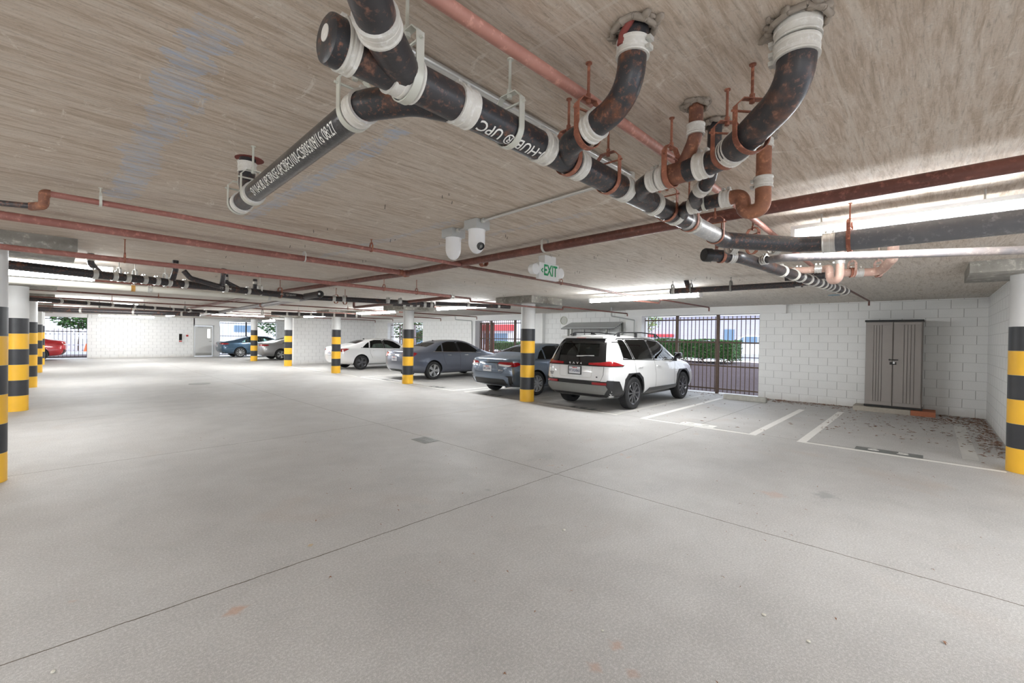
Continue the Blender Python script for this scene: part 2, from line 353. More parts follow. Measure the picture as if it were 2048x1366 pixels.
# ------------------------------------------------------------------ structure
ZC = 2.57
XW, XV, YW, YF = 13.62, 13.75, -.87, 35.6     # back wall, recessed wall, side wall, far wall
def struct(name, bm, mats, smooth=False): return link(name, bm, mats, kind='structure', smooth=smooth)
bm = bmesh.new(); box(bm, (-9, -7, -.25), (14.1, 36.2, 0)); struct('floor', bm, 'floor')
bm = bmesh.new(); box(bm, (-9, -7, ZC), (14.1, 36.2, ZC+.3)); struct('ceiling', bm, 'ceiling')
def wallbox(name, lo, hi, mat): return struct(name, T(box, lo, hi), mat)
wallbox('wall_back', (XW, YW-.2, 0), (XW+.4, 3.46, ZC), 'block_y')
wallbox('wall_right', (8.95, YW-.2, 0), (XW, YW, ZC), 'block_x')
wallbox('wall_middle', (XV, 7.5, 0), (XV+.25, 11.3, ZC), 'block_y')
bm = bmesh.new(); box(bm, (XW-.04, 6.98, 0), (XW+.4, 7.57, 2.345)); struct('trim_1', bm, 'wall_pale')
bm = bmesh.new(); box(bm, (XW-.06, 2.9, 2.345), (XW+.4, 7.57, ZC)); struct('trim_2', bm, 'wall_pale')
bm = bmesh.new(); box(bm, (XW-.04, 11.25, 0), (XW+.4, 12.30, 2.33)); struct('trim_3', bm, 'wall_pale')
bm = bmesh.new(); box(bm, (XW-.06, 11.25, 2.33), (XW+.4, 23.2, ZC)); struct('trim_4', bm, 'wall_pale')
wallbox('wall_middle_two', (XW, 15.35, 0), (XW+.4, 19.5, 2.33), 'block_y')
bm = bmesh.new(); box(bm, (XW-.07, 15.25, 0), (XW+.4, 15.52, 2.33)); struct('trim_5', bm, 'white_paint')
wallbox('wall_middle_three', (XW, 23.0, 0), (XW+.4, 24.5, ZC), 'block_y')
wallbox('wall_cross', (8.92, 24.45, 0), (XW, 24.7, ZC), 'block_x')
wallbox('wall_left', (-9.2, -7, 0), (-9, 36, ZC), 'block_y')
wallbox('wall_far', (1.52, YF, 0), (6.68, YF+.2, ZC), 'block_x')
bm = bmesh.new(); box(bm, (6.62, YF, 2.08), (8.1, YF+.2, ZC)); box(bm, (7.72, YF, 0), (8.12, YF+.2, 2.08)); struct('wall_far_two', bm, 'wall_pale')
bm = bmesh.new(); box(bm, (-4.5, YF, 2.36), (1.55, YF+.2, ZC)); struct('trim_6', bm, 'wall_pale')
bm = bmesh.new(); box(bm, (8.1, YF-.02, 2.40), (13.62, YF+.2, ZC)); struct('trim_7', bm, 'wall_pale')
wallbox('wall_far_three', (11.75, YF, 0), (13.62, YF+.2, 2.4), 'block_x')
wallbox('wall_far_left', (-9, YF, 0), (-4.5, YF+.2, ZC), 'block_x')
wallbox('wall_corner', (XW, 24.7, 0), (XW+.3, 35.6, ZC), 'block_y')
# column drop panels (part of the slab)
def drop(n, x0, y0, x1, y1, z=2.405): struct('trim_%d' % n, T(box, (x0, y0, z), (x1, y1, ZC+.01)), 'cap_drop')
drop(8, 7.79, 6.80, 8.97, 8.0); drop(9, -1.0, 6.83, .21, 8.0, 2.43); drop(10, 7.72, -.9, 8.95, -.33, 2.43)
n = 11
for y in (12.52, 17.82, 23.12, 28.42): drop(n, 7.6, y-.6, 8.8, y+.6); n += 1
for y in (12.9, 18.3, 24.1, 29.5): drop(n, -.9, y-.6, .1, y+.6); n += 1
# conduit-mounted box at the end of the beam
struct('trim_40', T(box, (XW-.13, 2.80, 2.33), (XW, 2.92, 2.56)), 'wall_pale')
# ------------------------------------------------------------------ columns
def column(x, y, label, h=2.42, ph=1.79, r=.175):
    t = thing('striped_column', (x, y, 0), label, 'column', 'black and yellow banded columns')
    link('shaft', T(cyl, (x, y, 0), (x, y, h), r, 40), 'col_paint', t, smooth=True)
    b = ph/6
    for k in range(6):
        bm = bmesh.new(); z = k*b
        lathe(bm, (x, y, 0), (0, 0, 1), [(r, z+.001), (r+.0025, z+.001), (r+.0025, z+b-.001), (r, z+b-.001)], 40, caps=False)
        link('yellow_band' if k % 2 == 0 else 'black_band', bm, 'col_yellow' if k % 2 == 0 else 'col_black', t, smooth=True)
    return t
CXR = 8.18
column(CXR, 7.22+.02, 'striped round column between the slate blue sedan and the white car with roof rails')
column(CXR, 12.52, 'striped column in front of the dark grey sedan rear door')
column(CXR, 17.82, 'striped column at the tail of the white sedan')
column(CXR, 23.12, 'striped column at the free end of the white cross wall')
column(CXR, 28.42, 'striped column between the teal blue sedan and the silver sedan')
column(8.28, -.88, 'striped column at the photo right edge by the stall marked sixty five', 2.44)
LCX = -.47
column(LCX, 6.93, 'largest striped column, cut off by the photo left edge', 2.44)
column(LCX+.02, 12.80, 'second striped column of the left row, behind the largest one')
column(LCX+.07, 17.85, 'third striped column of the left row')
column(LCX+.12, 24.1, 'fourth striped column of the left row')
column(LCX+.15, 29.6, 'farthest striped column of the left row, beside the red car')
# ------------------------------------------------------------------ floor paint
def flat(bm, pts, z=.0015, t=.0015):
    lo = [bm.verts.new((x, y, z-t)) for x, y in pts]; hi = [bm.verts.new((x, y, z)) for x, y in pts]
    n = len(pts); bm.faces.new(hi); bm.faces.new(lo[::-1])
    for i in range(n): bm.faces.new((lo[i], lo[(i+1) % n], hi[(i+1) % n], hi[i]))
def stripe(label, pts, mat='line_paint', grp='painted stall lines', z=.0018):
    o = link('stall_line', T(flat, pts, z), mat); tag(o, label, 'floor marking', grp); return o
W = .10
def uline(y0, y1, x=8.08, w=.075): return [(x, y0), (x+w, y0), (x+w, y1), (x, y1)]
def vline(y, x0=8.08, x1=12.35, w=.115): return [(x0, y-w/2), (x1, y-w/2), (x1, y+w/2), (x0, y+w/2)]
stripe('front line of the empty stall with the white number patch', uline(2.08, 4.16))
stripe('left side line of the empty stall beside the white car', vline(4.11, 8.155, 12.6))
stripe('right side line of the empty stall, running towards the blocks', vline(2.14, 8.155, 12.05))
stripe('front line of the stall marked sixty five', uline(-.7, 1.50))
stripe('left side line of the stall marked sixty five', vline(1.44, 8.155, 12.35))
stripe('faded right side line of the stall marked sixty five', vline(-.42, 8.6, 12.0, .16), 'line_faded')
stripe('front line of the stall under the white car', uline(4.68, 6.85))
stripe('right side line of the stall under the white car', vline(4.73, 8.155, 13.0), 'line_faded')
stripe('left side line of the stall under the white car', vline(6.78, 8.155, 13.0), 'line_faded')
stripe('right side line of the stall under the slate blue sedan', vline(7.42, 8.36, 13.0), 'line_faded')
stripe('front line of the stall under the slate blue sedan', uline(7.42, 9.55), 'line_faded')
stripe('left side line of the stall under the slate blue sedan', vline(9.60, 8.155, 13.0))
stripe('front line of the empty stall left of the slate blue sedan', uline(10.0, 12.3))
stripe('side line of the empty stall left of the slate blue sedan', vline(10.05, 8.155, 13.0))
stripe('side line beside the dark grey sedan', vline(12.3, 8.155, 13.0), 'line_faded')
stripe('front line of the stall under the dark grey sedan', uline(12.75, 15.6))
stripe('front line of the empty stall past the dark grey sedan', uline(15.9, 17.6))
stripe('side line of the empty stall past the dark grey sedan', vline(15.6, 8.155, 13.0))
stripe('front line of the stall under the white sedan', uline(18.1, 22.8))
# stencilled numbers: read from the aisle, digits upright towards the wall
def stencil(label, x, yc, txt, w, d, dark, txtcol, size=.20, off=0):
    t = thing('stall_number', (x, yc, 0), label, 'floor number', 'stall numbers')
    link('patch', T(flat, [(x, yc-w/2), (x+d, yc-w/2), (x+d, yc+w/2), (x, yc+w/2)], .003), dark, t)
    for i, ch in enumerate(txt):
        oy = (w*.22)*(1 if i == 0 else -1)+off
        textmesh(ch, size, txtcol, 'digit', lambda a, b, oy=oy: (x+d*.5+b*.95, yc+oy-a*1.35, .0052), t, bold=.008)
stencil('dark patch with white stencilled 65 behind the front line', 8.19, .42, '65', .74, .24, 'stencil_dark', 'stencil_white')
stencil('white patch with worn stencilled 66 in the empty stall', 8.19, 3.10, '66', .60, .24, 'stencil_white', 'line_faded')
stencil('dark stencilled 67 in the shade behind the white car', 8.19, 5.66, '67', .62, .24, 'stencil_dark', 'line_faded')
stencil('dark stencilled 68 in the shade behind the slate blue sedan', 8.19, 8.6, '68', .62, .24, 'stencil_dark', 'line_faded')
stencil('dark stencilled 69 in the empty stall by the grey sedan', 8.19, 11.1, '69', .62, .24, 'stencil_dark', 'line_faded')
stencil('dark stencilled 70 behind the dark grey sedan', 8.19, 14.0, '70', .62, .24, 'stencil_dark', 'line_faded')
# floor drain
t = thing('floor_drain', (3.9, 5.5, 0), 'rectangular metal floor drain grate on the drive aisle joint', 'drain')
link('frame', T(box, (3.77, 5.30, 0), (4.03, 5.66, .004)), 'drain_metal', t)
bm = bmesh.new()
for i in range(9):
    for j in (0, 1): box(bm, (3.785+j*.12, 5.315+i*.038, .0041), (3.895+j*.12, 5.329+i*.038, .005))
link('slots', bm, 'black_plastic', t)
o = link('drain_cover', T(cyl, (3.2, 16.3, 0), (3.2, 16.3, .006), .28, 24), 'drain_metal'); tag(o, 'dark round cover in the drive aisle near the far columns', 'drain cover')
# wheel stop
bm = bmesh.new(); y0, y1 = 3.02, 4.05; s = [(12.58, 0), (12.76, 0), (12.73, .13), (12.61, .13)]
a = [bm.verts.new((x, y0, z)) for x, z in s]; b = [bm.verts.new((x, y1, z)) for x, z in s]
bm.faces.new(a); bm.faces.new(b[::-1])
for i in range(4): bm.faces.new((a[i], a[(i+1) % 4], b[(i+1) % 4], b[i]))
bmesh.ops.bevel(bm, geom=bm.edges[:], offset=.012, segments=2, affect='EDGES')
tag(link('wheel_stop', bm, 'concrete_stop'), 'low grey concrete wheel stop at the barred opening', 'wheel stop')
# ------------------------------------------------------------------ storage cabinet
y0, y1, x0, x1, z0, z1 = .12, 1.10, 13.08, 13.58, .115, 2.10
t = thing('storage_cabinet', ((x0+x1)/2, .6, z0), 'tall taupe plastic storage cabinet with double doors against the blocks', 'cabinet')
bm = bmesh.new(); box(bm, (x0+.02, y0, z0+.03), (x1, y1, z1-.04), bev=.02); link('body', bm, 'cabinet_grey', t, smooth=True)
bm = bmesh.new(); box(bm, (x0-.02, y0-.015, z1-.045), (x1+.01, y1+.015, z1), bev=.008); link('lid', bm, 'cabinet_black', t)
bm = bmesh.new(); box(bm, (x0-.005, y0-.01, z0), (x1, y1+.01, z0+.035)); link('base', bm, 'cabinet_black', t)
ym = (y0+y1)/2
def cabdoor(ya, yb, side):
    bm = bmesh.new(); xs = x0
    # door as a pressed panel with ribs standing out
    box(bm, (xs-.005, ya, z0+.045), (xs+.025, yb, z1-.055), bev=.006)
    w = yb-ya
    ribs = (.30, .40, .50, .60) if side > 0 else (.38, .50, .62, .74)
    d = link('door', bm, 'cabinet_grey', t)
    bm = bmesh.new(); za, zb_ = z0+.13, z1-.12
    gaps = sorted(((yb-w*q) if side > 0 else (ya+w*(1-q))) for q in ribs)
    edges = [ya+.012]+gaps+[yb-.012]
    for i in range(len(edges)-1):
        box(bm, (xs-.030, edges[i]+(.005 if i else 0), za), (xs-.004, edges[i+1]-(.005 if i < len(edges)-2 else 0), zb_), bev=.003)
    box(bm, (xs-.030, ya+.004, zb_+.001), (xs-.004, yb-.004, z1-.06), bev=.004); box(bm, (xs-.030, ya+.004, z0+.05), (xs-.004, yb-.004, za-.001), bev=.004)
    link('ribbed_face', bm, 'cabinet_grey', d)
    return d
d1 = cabdoor(ym+.004, y1-.012, 1); d2 = cabdoor(y0+.012, ym-.004, -1)
bm = bmesh.new(); cyl(bm, (x0-.045, ym+.055, 1.20), (x0-.045, ym-.09, 1.20), .009); cyl(bm, (x0-.055, ym+.055, 1.20), (x0-.002, ym+.055, 1.20), .02)
link('bolt', bm, 'cabinet_black', t)
bm = bmesh.new(); box(bm, (x0-.040, ym-.06, 1.09), (x0-.028, ym+.055, 1.15)); link('latch_plate', bm, 'cabinet_black', t)
bm = bmesh.new(); box(bm, (x0-.060, ym-.035, 1.115), (x0-.038, ym-.003, 1.145)); tube(bm, [(x0-.048, ym-.01, 1.14), (x0-.048, ym-.01, 1.18), (x0-.048, ym-.03, 1.18), (x0-.048, ym-.03, 1.14)], .004, .01, 8); link('padlock', bm, 'chrome', t)
o = link('plank_base', T(box, (12.98, .30, 0), (13.55, 1.30, .105), 0, .004), 'wood_grey'); tag(o, 'weathered grey plank base under the left of the cabinet', 'plank')
o = link('plank_base', T(box, (12.98, -.10, 0), (13.55, .297, .105), 0, .004), 'wood_red'); tag(o, 'short reddish plank base under the right of the cabinet', 'plank')
# ------------------------------------------------------------------ round vent, shelter frame, conduit on the recessed wall
t = thing('round_vent', (XV-.03, 10.32, 2.27), 'round grey louvred vent high on the recessed white block wall', 'vent')
link('ring', T(lathe, (XV, 10.32, 2.27), (-1, 0, 0), [(.165, 0), (.165, .03), (.135, .04), (.13, .01), (.0, .01)], 28), 'clamp_pale', t, smooth=True)
bm = bmesh.new()
for k in range(-3, 4):
    w = math.sqrt(max(.001, .125**2-(k*.034)**2)); box(bm, (XV-.03, 10.32-w, 2.27+k*.034-.006), (XV-.012, 10.32+w, 2.27+k*.034+.006))
link('louvres', bm, 'box_grey', t)
t = thing('metal_shelter', (13.3, 8.8, 0), 'low metal shelter with slanted slatted roof behind the white car', 'shelter')
bm = bmesh.new(); A = Vector((13.0, 9.88, 1.935)); B = Vector((13.0, 7.66, 1.935)); Cc = Vector((13.66, 7.72, 2.165)); D = Vector((13.66, 9.90, 2.165))
a = [bm.verts.new(p) for p in (A, B, Cc, D)]; b = [bm.verts.new(p+Vector((0, 0, .02))) for p in (A, B, Cc, D)]
bm.faces.new(a); bm.faces.new(b[::-1])
for i in range(4): bm.faces.new((a[i], a[(i+1) % 4], b[(i+1) % 4], b[i]))
link('roof_sheet', bm, 'box_grey', t)
bm = bmesh.new()
for k in range(6):
    q = k/5; bar(bm, A.lerp(D, q)+Vector((0, 0, -.012)), B.lerp(Cc, q)+Vector((0, 0, -.012)), .03, .022)
link('rafters', bm, 'fence_dark', t)
for yy, xx in ((9.62, 13.1), (8.02, 13.1), (7.73, 13.64), (9.85, 13.64)):
    link('leg', T(box, (xx-.03, yy-.03, 0), (xx+.03, yy+.03, 2.0+(.15 if xx > 13.5 else -.05))), 'drain_metal', t)
for yy in (8.9,): link('brace', T(box, (13.07, yy-.01, 1.2), (13.09, yy+.01, 1.94)), 'fence_dark', t)
def conduit(name, pts, r, mat, label, cat='conduit', R=.04, grp=None, seg=12):
    o = link(name, T(tube, pts, r, R, seg), mat, smooth=True); return tag(o, label, cat, grp)
conduit('drop_conduit', [(12.2, 7.3, 2.57), (12.2, 7.3, 2.30), (13.5, 7.2, 2.22), (13.5, 7.2, 1.2)], .022, 'box_grey', 'painted grey conduit dropping from the ceiling towards the pale pier')
conduit('drop_conduit', [(12.9, 15.9, 2.57), (12.9, 15.9, 2.37), (13.5, 15.45, 2.33), (13.55, 15.45, 1.2)], .022, 'box_grey', 'grey conduit bending down beside the barred opening past the column')
# ------------------------------------------------------------------ far wall: door, extinguisher, alarm pull
t = thing('service_door', (7.2, YF-.02, 0), 'pale steel service door with a narrow lit window in the far wall', 'door')
link('door_frame', T(box, (6.60, YF-.03, 0), (6.68, YF+.05, 2.10)), 'door_paint', t); link('door_frame', T(box, (7.70, YF-.03, 0), (7.78, YF+.05, 2.10)), 'door_paint', t); link('door_frame', T(box, (6.60, YF-.03, 2.06), (7.78, YF+.05, 2.12)), 'door_paint', t)
leaf = link('door_leaf', T(box, (6.70, YF+.0, .03), (7.68, YF+.045, 2.04)), 'door_paint', t)
link('window_pane', T(box, (7.40, YF-.006, 1.25), (7.55, YF+.0, 1.85)), 'door_glass_lit', leaf)
link('kick_plate', T(box, (6.74, YF-.006, .06), (7.64, YF, .24)), 'kick_plate', leaf)
bm = bmesh.new(); cyl(bm, (7.60, YF-.05, 1.02), (7.48, YF-.05, 1.02), .012, 8); cyl(bm, (7.60, YF, 1.02), (7.60, YF-.05, 1.02), .02, 8); link('lever_handle', bm, 'chrome', leaf)
bm = bmesh.new(); box(bm, (6.85, YF-.06, 1.93), (7.15, YF-.01, 1.99)); box(bm, (6.9, YF-.08, 1.99), (7.3, YF-.05, 2.01)); link('door_closer', bm, 'box_grey', leaf)
t = thing('extinguisher_cabinet', (5.85, YF-.1, 1.2), 'white fire extinguisher cabinet on the far block wall', 'cabinet')
bx = link('case', T(box, (5.78, YF-.18, .95), (6.0, YF, 1.52)), 'white_paint', t)
link('case_window', T(box, (5.81, YF-.184, 1.08), (5.97, YF-.18, 1.50)), 'black_gloss', t); link('red_label', T(box, (5.81, YF-.184, .98), (5.97, YF-.18, 1.06)), 'extinguisher_red', t)
o = link('alarm_pull', T(box, (6.22, YF-.05, 1.33), (6.33, YF, 1.45)), 'extinguisher_red'); tag(o, 'small red fire alarm pull beside the extinguisher cabinet', 'alarm')
# ------------------------------------------------------------------ barred fences in the openings
def fence(label, x, ya, yb, z0, z1, mat, sp=.118, posts=(), rails=(.14, .82, 1.52, 2.21), axis='y', grp=None, bw=.018):
    t = thing('metal_fence', (x, (ya+yb)/2, 0) if axis == 'y' else ((ya+yb)/2, x, 0), label, 'fence', 'barred fences in the wall openings')
    def B(bm, y0, y1, za, zb, d): 
        if axis == 'y': box(bm, (x-d, y0, za), (x+d, y1, zb))
        else: box(bm, (y0, x-d, za), (y1, x+d, zb))
    for z in rails: link('rail', T(lambda bm: B(bm, ya, yb, z-.02, z+.02, .018)), mat, t)
    for p in posts: link('post', T(lambda bm: B(bm, p-.04, p+.04, .0, z1+.05, .04)), mat, t)
    n = int((yb-ya)/sp)
    for k in range(n+1):
        yy = ya+(yb-ya)*k/n
        link('bar', T(lambda bm: B(bm, yy-bw/2, yy+bw/2, z0, z1, bw/2)), mat, t)
    return t
fence('brown barred fence in the opening beside the blocks and wheel stop', 13.8, 3.50, 6.96, .04, 2.30, 'fence_brown', posts=(4.62, 5.86))
fence('brown fence in the opening behind the slate blue sedan', 13.85, 12.32, 15.24, .04, 2.33, 'fence_brown', posts=(13.0, 14.5), rails=(.14, 1.52, 2.21))
fence('fence in the opening behind the dark grey sedan', 13.85, 19.52, 22.98, .04, 2.3, 'fence_brown', posts=(21.0,), rails=(.14, 1.52, 2.21), sp=.14)
fence('dark barred fence in the far wall left of the long block stretch', YF+.1, -4.4, 1.5, .03, 2.3, 'fence_dark', posts=(-.95,), rails=(.1, 1.55, 2.26), axis='x', sp=.16)
fence('dark fence in the bright far opening behind the teal blue sedan', YF+.1, 8.15, 11.72, .03, 2.38, 'fence_dark', posts=(9.75,), rails=(.1, 1.4, 2.3), axis='x', sp=.16, bw=.012)
for yy in np.arange(14.4, 15.2, .155):
    o = link('wide_slat', T(box, (13.92, yy, .1), (13.95, yy+.10, 2.26)), 'slat_red'); tag(o, 'wide rust red slat behind the fence past the round vent wall', 'slat', 'rust red slats')
for yy in np.arange(20.6, 22.3, .3):
    o = link('wide_slat', T(box, (13.92, yy, .1), (13.95, yy+.14, 2.2)), 'picket'); tag(o, 'pale slat behind the fence past the dark grey sedan', 'slat', 'pale slats')
# ------------------------------------------------------------------ lights
def fixture(label, c, L, axis, z=2.47, w=.15, h=.075, mat='tube_lit', drop_=True, wide=None):
    x, y = c
    t = thing('fluorescent_light', (x, y, z), label, 'light', 'fluorescent ceiling lights')
    def B(bm, l0, l1, w0, w1, za, zb, bev=0):
        if axis == 'y': box(bm, (x+w0, y+l0, za), (x+w1, y+l1, zb), bev=bev)
        else: box(bm, (x+l0, y+w0, za), (x+l1, y+w1, zb), bev=bev)
    link('housing', T(lambda bm: B(bm, -L/2, L/2, -w/2, w/2, z+.0, z+.03)), 'white_paint', t)
    bm = bmesh.new(); prof = [(-w*.46, 0), (-w*.40, -h*.65), (-w*.2, -h), (w*.2, -h), (w*.40, -h*.65), (w*.46, 0)]
    e = []
    for l in (-L/2+.03, L/2-.03):
        e.append([bm.verts.new((x+p, y+l, z+q) if axis == 'y' else (x+l, y+p, z+q)) for p, q in prof])
    for i in range(len(prof)-1): bm.faces.new((e[0][i], e[0][i+1], e[1][i+1], e[1][i]))
    bm.faces.new(e[0]); bm.faces.new(e[1][::-1])
    link('diffuser', bm, mat, t, smooth=True)
    for s in (-1, 1):
        link('end_cap', T(lambda bm: B(bm, *sorted((s*L/2, s*(L/2-.03))), -w/2, w/2, z-h-.004, z+.001)), 'white_paint', t)
    for s in (-.35, .35):
        def hg(bm, s=s):
            a = (x, y+s*L) if axis == 'y' else (x+s*L, y); cyl(bm, (*a, z+.03), (*a, ZC), .006, 8)
        link('hanger_rod', T(hg), 'galv', t)
    return t
fixture('long bright light under the beige slab at the photo right edge', (4.20, .20), 1.26, 'y', 2.455, .19, .105, 'tube_left')
fixture('bright light in front of the black pipe over the white car', (8.44, 4.37), 2.46, 'y', 2.46, .13)
fixture('bright light above the empty stall between two sedans', (8.3, 9.9), 2.4, 'y', 2.46, .13)
fixture('bright light near the column by the dark grey sedan', (8.45, 15.1), 2.9, 'y', 2.46, .13)
fixture('far light over the free end of the cross wall', (8.45, 20.6), 2.4, 'y', 2.46, .13)
fixture('light tube high behind the largest column, nearest of the left', (-.2, 8.55), 1.7, 'x', 2.47, .1, mat='tube_left')
fixture('light tube over the white painted pipe at the left', (-.6, 9.82), 2.2, 'x', 2.44, .13, mat='tube_left')
fixture('farther light above the left row of columns', (.8, 18.7), 2.4, 'x', 2.46, .13)
fixture('light above the drive aisle near the far wall', (4.2, 27.5), 2.4, 'y', 2.47, .13)
fixture('light above the teal blue sedan', (9.8, 31.0), 2.4, 'y', 2.47, .13)
fixture('added fill light above the drive aisle in front of the far service door', (3.0, 32.6), 2.4, 'x', 2.47, .13); fixture('added fill light high over the far end of the left row', (-.2, 25.6), 2.4, 'x', 2.47, .13); fixture('added fill light above the aisle beside the cross wall', (6.0, 23.5), 2.4, 'x', 2.47, .13)  # three fixtures added only to brighten the far wall
for i, (x, y) in enumerate(((-2.2, -2.2), (2.4, -3.0), (-2.6, 2.2), (6.6, -3.0), (-3.2, 5.4), (-.5, -5.2), (-4.6, -.5))):  # added out-of-view fixtures, fill for the near ceiling and floor
    fixture('added unseen fill light behind the camera', (x, y), 2.4, 'y' if i % 2 else 'x', 2.40, .16, .09, 'tube_fill')
fixture('ceiling light over the left parking row', (-4.5, 12.), 2.4, 'x', 2.44, .13); fixture('ceiling light over the left parking row', (-4.5, 22.), 2.4, 'x', 2.44, .13)
# ------------------------------------------------------------------ exit sign
t = thing('exit_sign', (4.24, 3.42, 2.4), 'white EXIT sign with green letters and twin lamp heads on ceiling', 'exit sign')
x0, x1, zb, zt = 4.05, 4.43, 2.275, 2.475; ys = 3.42
link('sign_box', T(box, (x0, ys, zb), (x1, ys+.05, zt), 0, .006), 'exit_white', t)
link('canopy', T(box, (4.14, ys-.01, zt), (4.36, ys+.09, ZC), 0, .005), 'exit_white', t)
textmesh('EXIT', .15, 'exit_green', 'lettering', lambda a, b: (x0+.215+a*.86, ys-.003, (zb+zt)/2+.008+b*1.22), t, bold=.004)
textmesh('<', .11, 'exit_green', 'arrow', lambda a, b: (x0+.052+a*.6, ys-.003, (zb+zt)/2+.0+b), t, bold=.004)
for q in (x0-.055, x1+.055):
    bm = bmesh.new(); lathe(bm, (q, ys+.06, 2.385), (0, -1, 0), [(.03, -.04), (.058, -.02), (.066, .03), (.066, .055), (.058, .062), (0, .064)], 24); link('lamp_head', bm, 'exit_white', t, smooth=True)
bm = bmesh.new(); box(bm, (x0-.05, ys+.03, 2.36), (x1+.05, ys+.06, 2.41)); link('lamp_arm', bm, 'exit_white', t)
# ------------------------------------------------------------------ security cameras
def seccam(label, x, y, lens):
    t = thing('security_camera', (x, y, 2.45), label, 'security camera', 'dome security cameras')
    link('mount_box', T(box, (x-.08, y-.08, 2.49), (x+.08, y+.08, ZC), 0, .004), 'box_grey', t)
    bm = bmesh.new(); R_ = .073
    prof = [(R_+.004, .0), (R_+.002, .012), (R_, .02), (R_, .10)] + [(R_*math.cos(a), .10+R_*1.45*math.sin(a)) for a in [PI/2*k/8 for k in range(1, 9)]]
    lathe(bm, (x, y, 2.49), (0, 0, -1), prof, 32); link('dome_body', bm, 'camera_white', t, smooth=True)
    d = Vector(lens).normalized(); c = Vector((x, y, 2.375)) + d*.071
    e = link('lens_ring', T(lathe, c, d, [(.034, -.015), (.034, .008), (.030, .010), (.028, .003), (0, .003)], 24), 'lens_black', t, smooth=True)
    link('lens_glass', T(lathe, c+d*.003, d, [(.016, 0), (.012, .006), (0, .008)], 20), 'drain_metal', e, smooth=True)
    return t
seccam('dome camera at the conduit end with its dark lens in view', 2.57, 2.89, (-.15, -1, -.55)); seccam('dome camera with its lens turned away, outermost of the two', 2.64, 3.30, (.4, 1, -.4))
o = link('conduit', T(tube, [(.80, 1.34, 2.552), (2.44, 1.34, 2.552), (2.44, 1.40, 2.552)], .0155, .02, 12), 'steel', smooth=True); tag(o, 'long shiny conduit beside the big black main pipe', 'conduit')
t = thing('conduit', (2.5, 2.2, 2.55), 'thin shiny conduit running to the two dome cameras', 'conduit')
link('tube', T(tube, [(2.44, 1.42, 2.552), (2.47, 1.65, 2.552), (2.55, 2.82, 2.552)], .0125, .05, 12), 'steel', t, smooth=True)
link('tube', T(tube, [(2.58, 2.97, 2.545), (2.62, 3.22, 2.545)], .0125, .05, 12), 'steel', t, smooth=True)
for p in ((2.55, 2.80, 2.552), (2.62, 3.215, 2.545)): link('connector', T(cyl, p, (p[0]-.01, p[1]-.035, p[2]), .02, 14), 'galv', t, smooth=True)
link('strap', T(lathe, (2.50, 2.02, 2.552), (.05, 1, 0), [(.014, -.012), (.017, -.012), (.017, .012), (.014, .012)], 16, 0, False), 'steel', t)
o = link('junction_box', T(cyl, (2.44, 1.36, 2.535), (2.44, 1.36, ZC), .04, 18), 'galv', smooth=True); tag(o, 'small round junction box where the shiny conduit turns', 'junction box')
# ------------------------------------------------------------------ pipework
def coupling(parent, p, d, r, L=.06, mat='band_white', style='band'):
    """shielded coupling: sleeve with raised lips and clamp screws"""
    bm = bmesh.new(); h = L/2; e = r+.005
    lathe(bm, p, d, [(r*.98, -h), (e+.003, -h), (e+.003, -h+.006), (e, -h+.010), (e, -h*.25), (e+.002, -h*.2), (e+.002, h*.2), (e, h*.25), (e, h-.010), (e+.003, h-.006), (e+.003, h), (r*.98, h)], 28, caps=False)
    o = link('coupling', bm, mat, parent, smooth=True, angle=25)
    bm = bmesh.new(); s, t, dd = frame(d); up = Vector((0, 0, 1)); q = (up-dd*up.dot(dd))
    if q.length < .1: q = s.copy()
    q.normalize(); 
    for k in (-.55, .55): obox(bm, Vector(p)+dd*(k*h)+q*(e+.008), (.012, .007, .007), Matrix((dd.cross(q), q, dd)).transposed())
    if r > .03: link('clamp_screws', bm, 'galv', o)
    else: bm.free()
    return o
def seg(parent, pts, r, mat, R=.1, name='pipe', sg=24, n=8):
    return link(name, T(tube, pts, r, R, sg, 0, n), mat, parent, smooth=True, angle=50)
HID = 0
